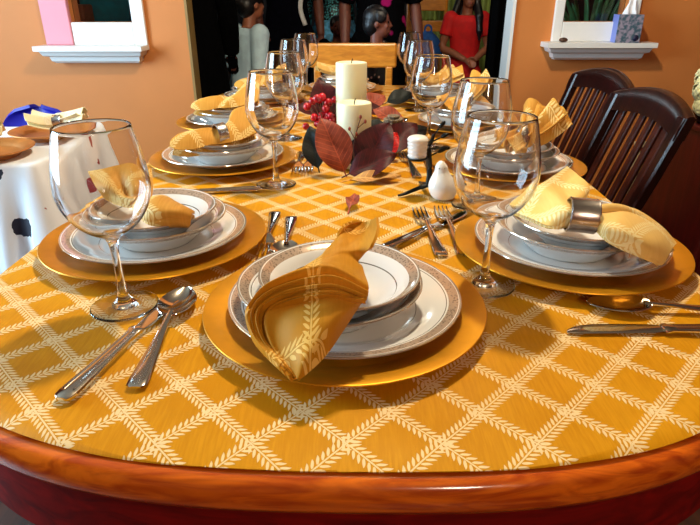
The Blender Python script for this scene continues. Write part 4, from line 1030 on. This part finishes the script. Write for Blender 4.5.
def coat(root, H, V, hp):
    bm = B(); tube(bm, [V(0, 0, .80), V(0, .0, .70), V(0, 0, .60), V(0, 0, .45), V(0, 0, .25), V(0, 0, .08)], [.075*H, .11*H, .105*H, .12*H, .14*H, .16*H], 20, .7, (0, 1, 0)); obj('long_dress', bm, M['black'], root)
person('person in a long black dress standing at the left edge of the doorway', (-.90, 3.40, 0), PI+.3, 1.66, M['skin_dark'], M['black'], None, 'long', PG, None, None, (0, 0), 1.0, None, .5, .008, 0, coat)
t = thing('low_stool', 'dark stool under the seated person in aqua', 'stool', (-.70, 3.86, 0))
bm = B(); lathe(bm, [(0, .31), (.17, .31), (.18, .32), (.18, .345), (.17, .35), (0, .35)], 32); obj('seat', bm, M['mahog'], t, angle=40)
for k in range(4):
    bm = B(); a = PI/4+k*PI/2; tube(bm, [(.16*math.cos(a), .16*math.sin(a), 0), (.12*math.cos(a), .12*math.sin(a), .31)], .015, 8); obj('leg', bm, M['mahog'], t)

# curtains and hanging clothes at the right of the dark room
def drape(nm, label, cat, x0, x1, y, z0, z1, mat, folds, amp, group=None):
    G = []
    for j in range(10):
        v = j/9; z = z1+(z0-z1)*v
        G.append([Vector((x0+(x1-x0)*i/60, y + amp*(.5+.5*v)*math.sin(folds*2*PI*i/60 + .5*math.sin(3*v)), z)) for i in range(61)])
    bm = B(); solid_grid(bm, G, .006); return tag(obj(nm, bm, mat, angle=70), label, cat, group)
drape('curtain', 'olive green curtain hanging behind the child in red', 'curtain', .60, 1.32, 5.7, .05, 2.2, M['green'], 9, .035)
drape('garment', 'pink garment hanging before the green curtain', 'garment', .725, .80, 5.3, 1.02, 1.6, M['pink'], 2, .02)
drape('garment', 'long black coat hanging at the right doorway edge', 'garment', .84, 1.02, 3.75, .50, 1.75, M['black'], 3, .03)
drape('garment', 'white cloth hanging over the black coat', 'garment', .955, 1.02, 3.69, 1.055, 1.5, M['white'], 2, .015)
bm = B(); tube(bm, [(.55, 5.5, 1.62), (1.35, 5.5, 1.62)], .012, 10)
for x in (.55, 1.35): tube(bm, [(x, 5.5, 0), (x, 5.5, 1.62)], .014, 10)
for x in (.76,): tube(bm, crom([(x, 5.5, 1.635), (x, 5.47, 1.64), (x, 5.38, 1.62), (x, 5.30, 1.59)], 8), .005, 6)
tag(obj('clothes_rail', bm, M['steel']), 'metal clothes rail before the green curtain', 'rail')
t = thing('ladder_back_chair', 'brown ladder-back chair beside the green curtain', 'chair', (.64, 5.05, 0))
for z in (1.0, .84, .68):
    bm = B(); box(bm, -.15, .15, .13, .15, z, z+.085, .006); obj('slat', bm, M['lightwood'], t, smooth=False)
for sx in (-1, 1):
    bm = B(); tube(bm, [(sx*.155, .14, 0), (sx*.155, .14, 1.10)], .016, 8); obj('back_post', bm, M['lightwood'], t)
    bm = B(); tube(bm, [(sx*.155, -.2, 0), (sx*.155, -.2, .44)], .016, 8); obj('front_leg', bm, M['lightwood'], t)
bm = B(); box(bm, -.17, .17, -.22, .155, .44, .46, .006); obj('seat', bm, M['lightwood'], t, smooth=False)
bm = B(); ell(bm, (0, 0, .20), (.13, .10, .19), 18); ell(bm, (0, -.07, .14), (.10, .07, .11), 14); tube(bm, crom([(-.03, 0, .37), (-.02, 0, .43), (.02, 0, .43), (.03, 0, .37)], 10), .010, 8)
o = remeshed('backpack', bm, .008, M['blue']); o.location = (.63, 4.98, .462); tag(o, 'blue backpack on the ladder-back chair', 'backpack')
t = thing('plant_pot', 'green houseplant seen through the small right window', 'plant', (1.55, 3.95, 0))
bm = B(); lathe(bm, [(0, .0), (.12, 0), (.15, .5), (.16, .52), (.13, .52), (.12, .5), (0, .5)], 28); obj('pot', bm, M['vase'], t, angle=40)
rp = random.Random(5)
bm = B()
for k in range(46):
    a = rp.uniform(0, 2*PI); d = Vector((math.cos(a)*rp.uniform(.1, .9), math.sin(a)*rp.uniform(.1, .9), 1.2)).normalized(); L = rp.uniform(.35, .85)
    P = [Vector((0, 0, .5)), Vector((0, 0, .5))+d*L*.6, Vector((0, 0, .5))+d*L+Vector((d.x*.12, d.y*.12, -.08))]
    tube(bm, crom(P, 8), [.004, .010, .018, .022, .022, .017, .010, .002], 6, .2)
obj('foliage', bm, M['greenleaf'], t)

# ------------------------------------------------------------------ light, world, camera
def lamp(nm, kind, loc, energy, color, size=.1, rot=None, sy=None):
    d = bpy.data.lights.new(nm, kind); d.energy = energy; d.color = color
    if kind == 'AREA':
        d.size = size
        if sy: d.shape = 'RECTANGLE'; d.size_y = sy
    elif kind != 'SUN': d.shadow_soft_size = size
    o = bpy.data.objects.new(nm, d); COL.objects.link(o); o.location = loc
    if rot: o.rotation_euler = rot
    return o
lamp('ceiling_lamp_light', 'POINT', (.12, 1.40, 2.34), 104, (1, .88, .66), .06)
lamp('window_daylight', 'AREA', (XL-.08, 1.15, 1.37), 175, (.55, .80, 1), 1.7, (0, -PI/2, 0), 1.65)
lamp('front_lamp_light', 'POINT', (.5, -1.2, 1.65), 36, (1, .86, .64), .12)
lamp('dark_room_light', 'POINT', (-.5, 5.6, 2.1), 12, (.75, .92, 1), .15)
lamp('dark_room_warm_light', 'POINT', (1.0, 3.6, 2.2), 8, (1, .85, .7), .1)
w = bpy.data.worlds.new('world'); SC.world = w; w.use_nodes = True
w.node_tree.nodes['Background'].inputs[0].default_value = (.5, .6, .75, 1); w.node_tree.nodes['Background'].inputs[1].default_value = .3
cam = bpy.data.cameras.new('camera'); cam.sensor_width = 36; cam.lens = 572.7/700*36; cam.clip_start = .02
co = bpy.data.objects.new('camera', cam); COL.objects.link(co); co.location = (0, 0, T+.3446); co.rotation_euler = (PI/2-.43233, 0, 0); SC.camera = co
SC.view_settings.view_transform = 'Standard'; SC.view_settings.look = 'None'; SC.view_settings.gamma = 1; SC.view_settings.use_curve_mapping = False
SC.view_settings.exposure = 0.12
SC.cycles.max_bounces = 14; SC.cycles.transmission_bounces = 12; SC.cycles.transparent_max_bounces = 12; SC.cycles.glossy_bounces = 6; SC.cycles.sample_clamp_indirect = 6
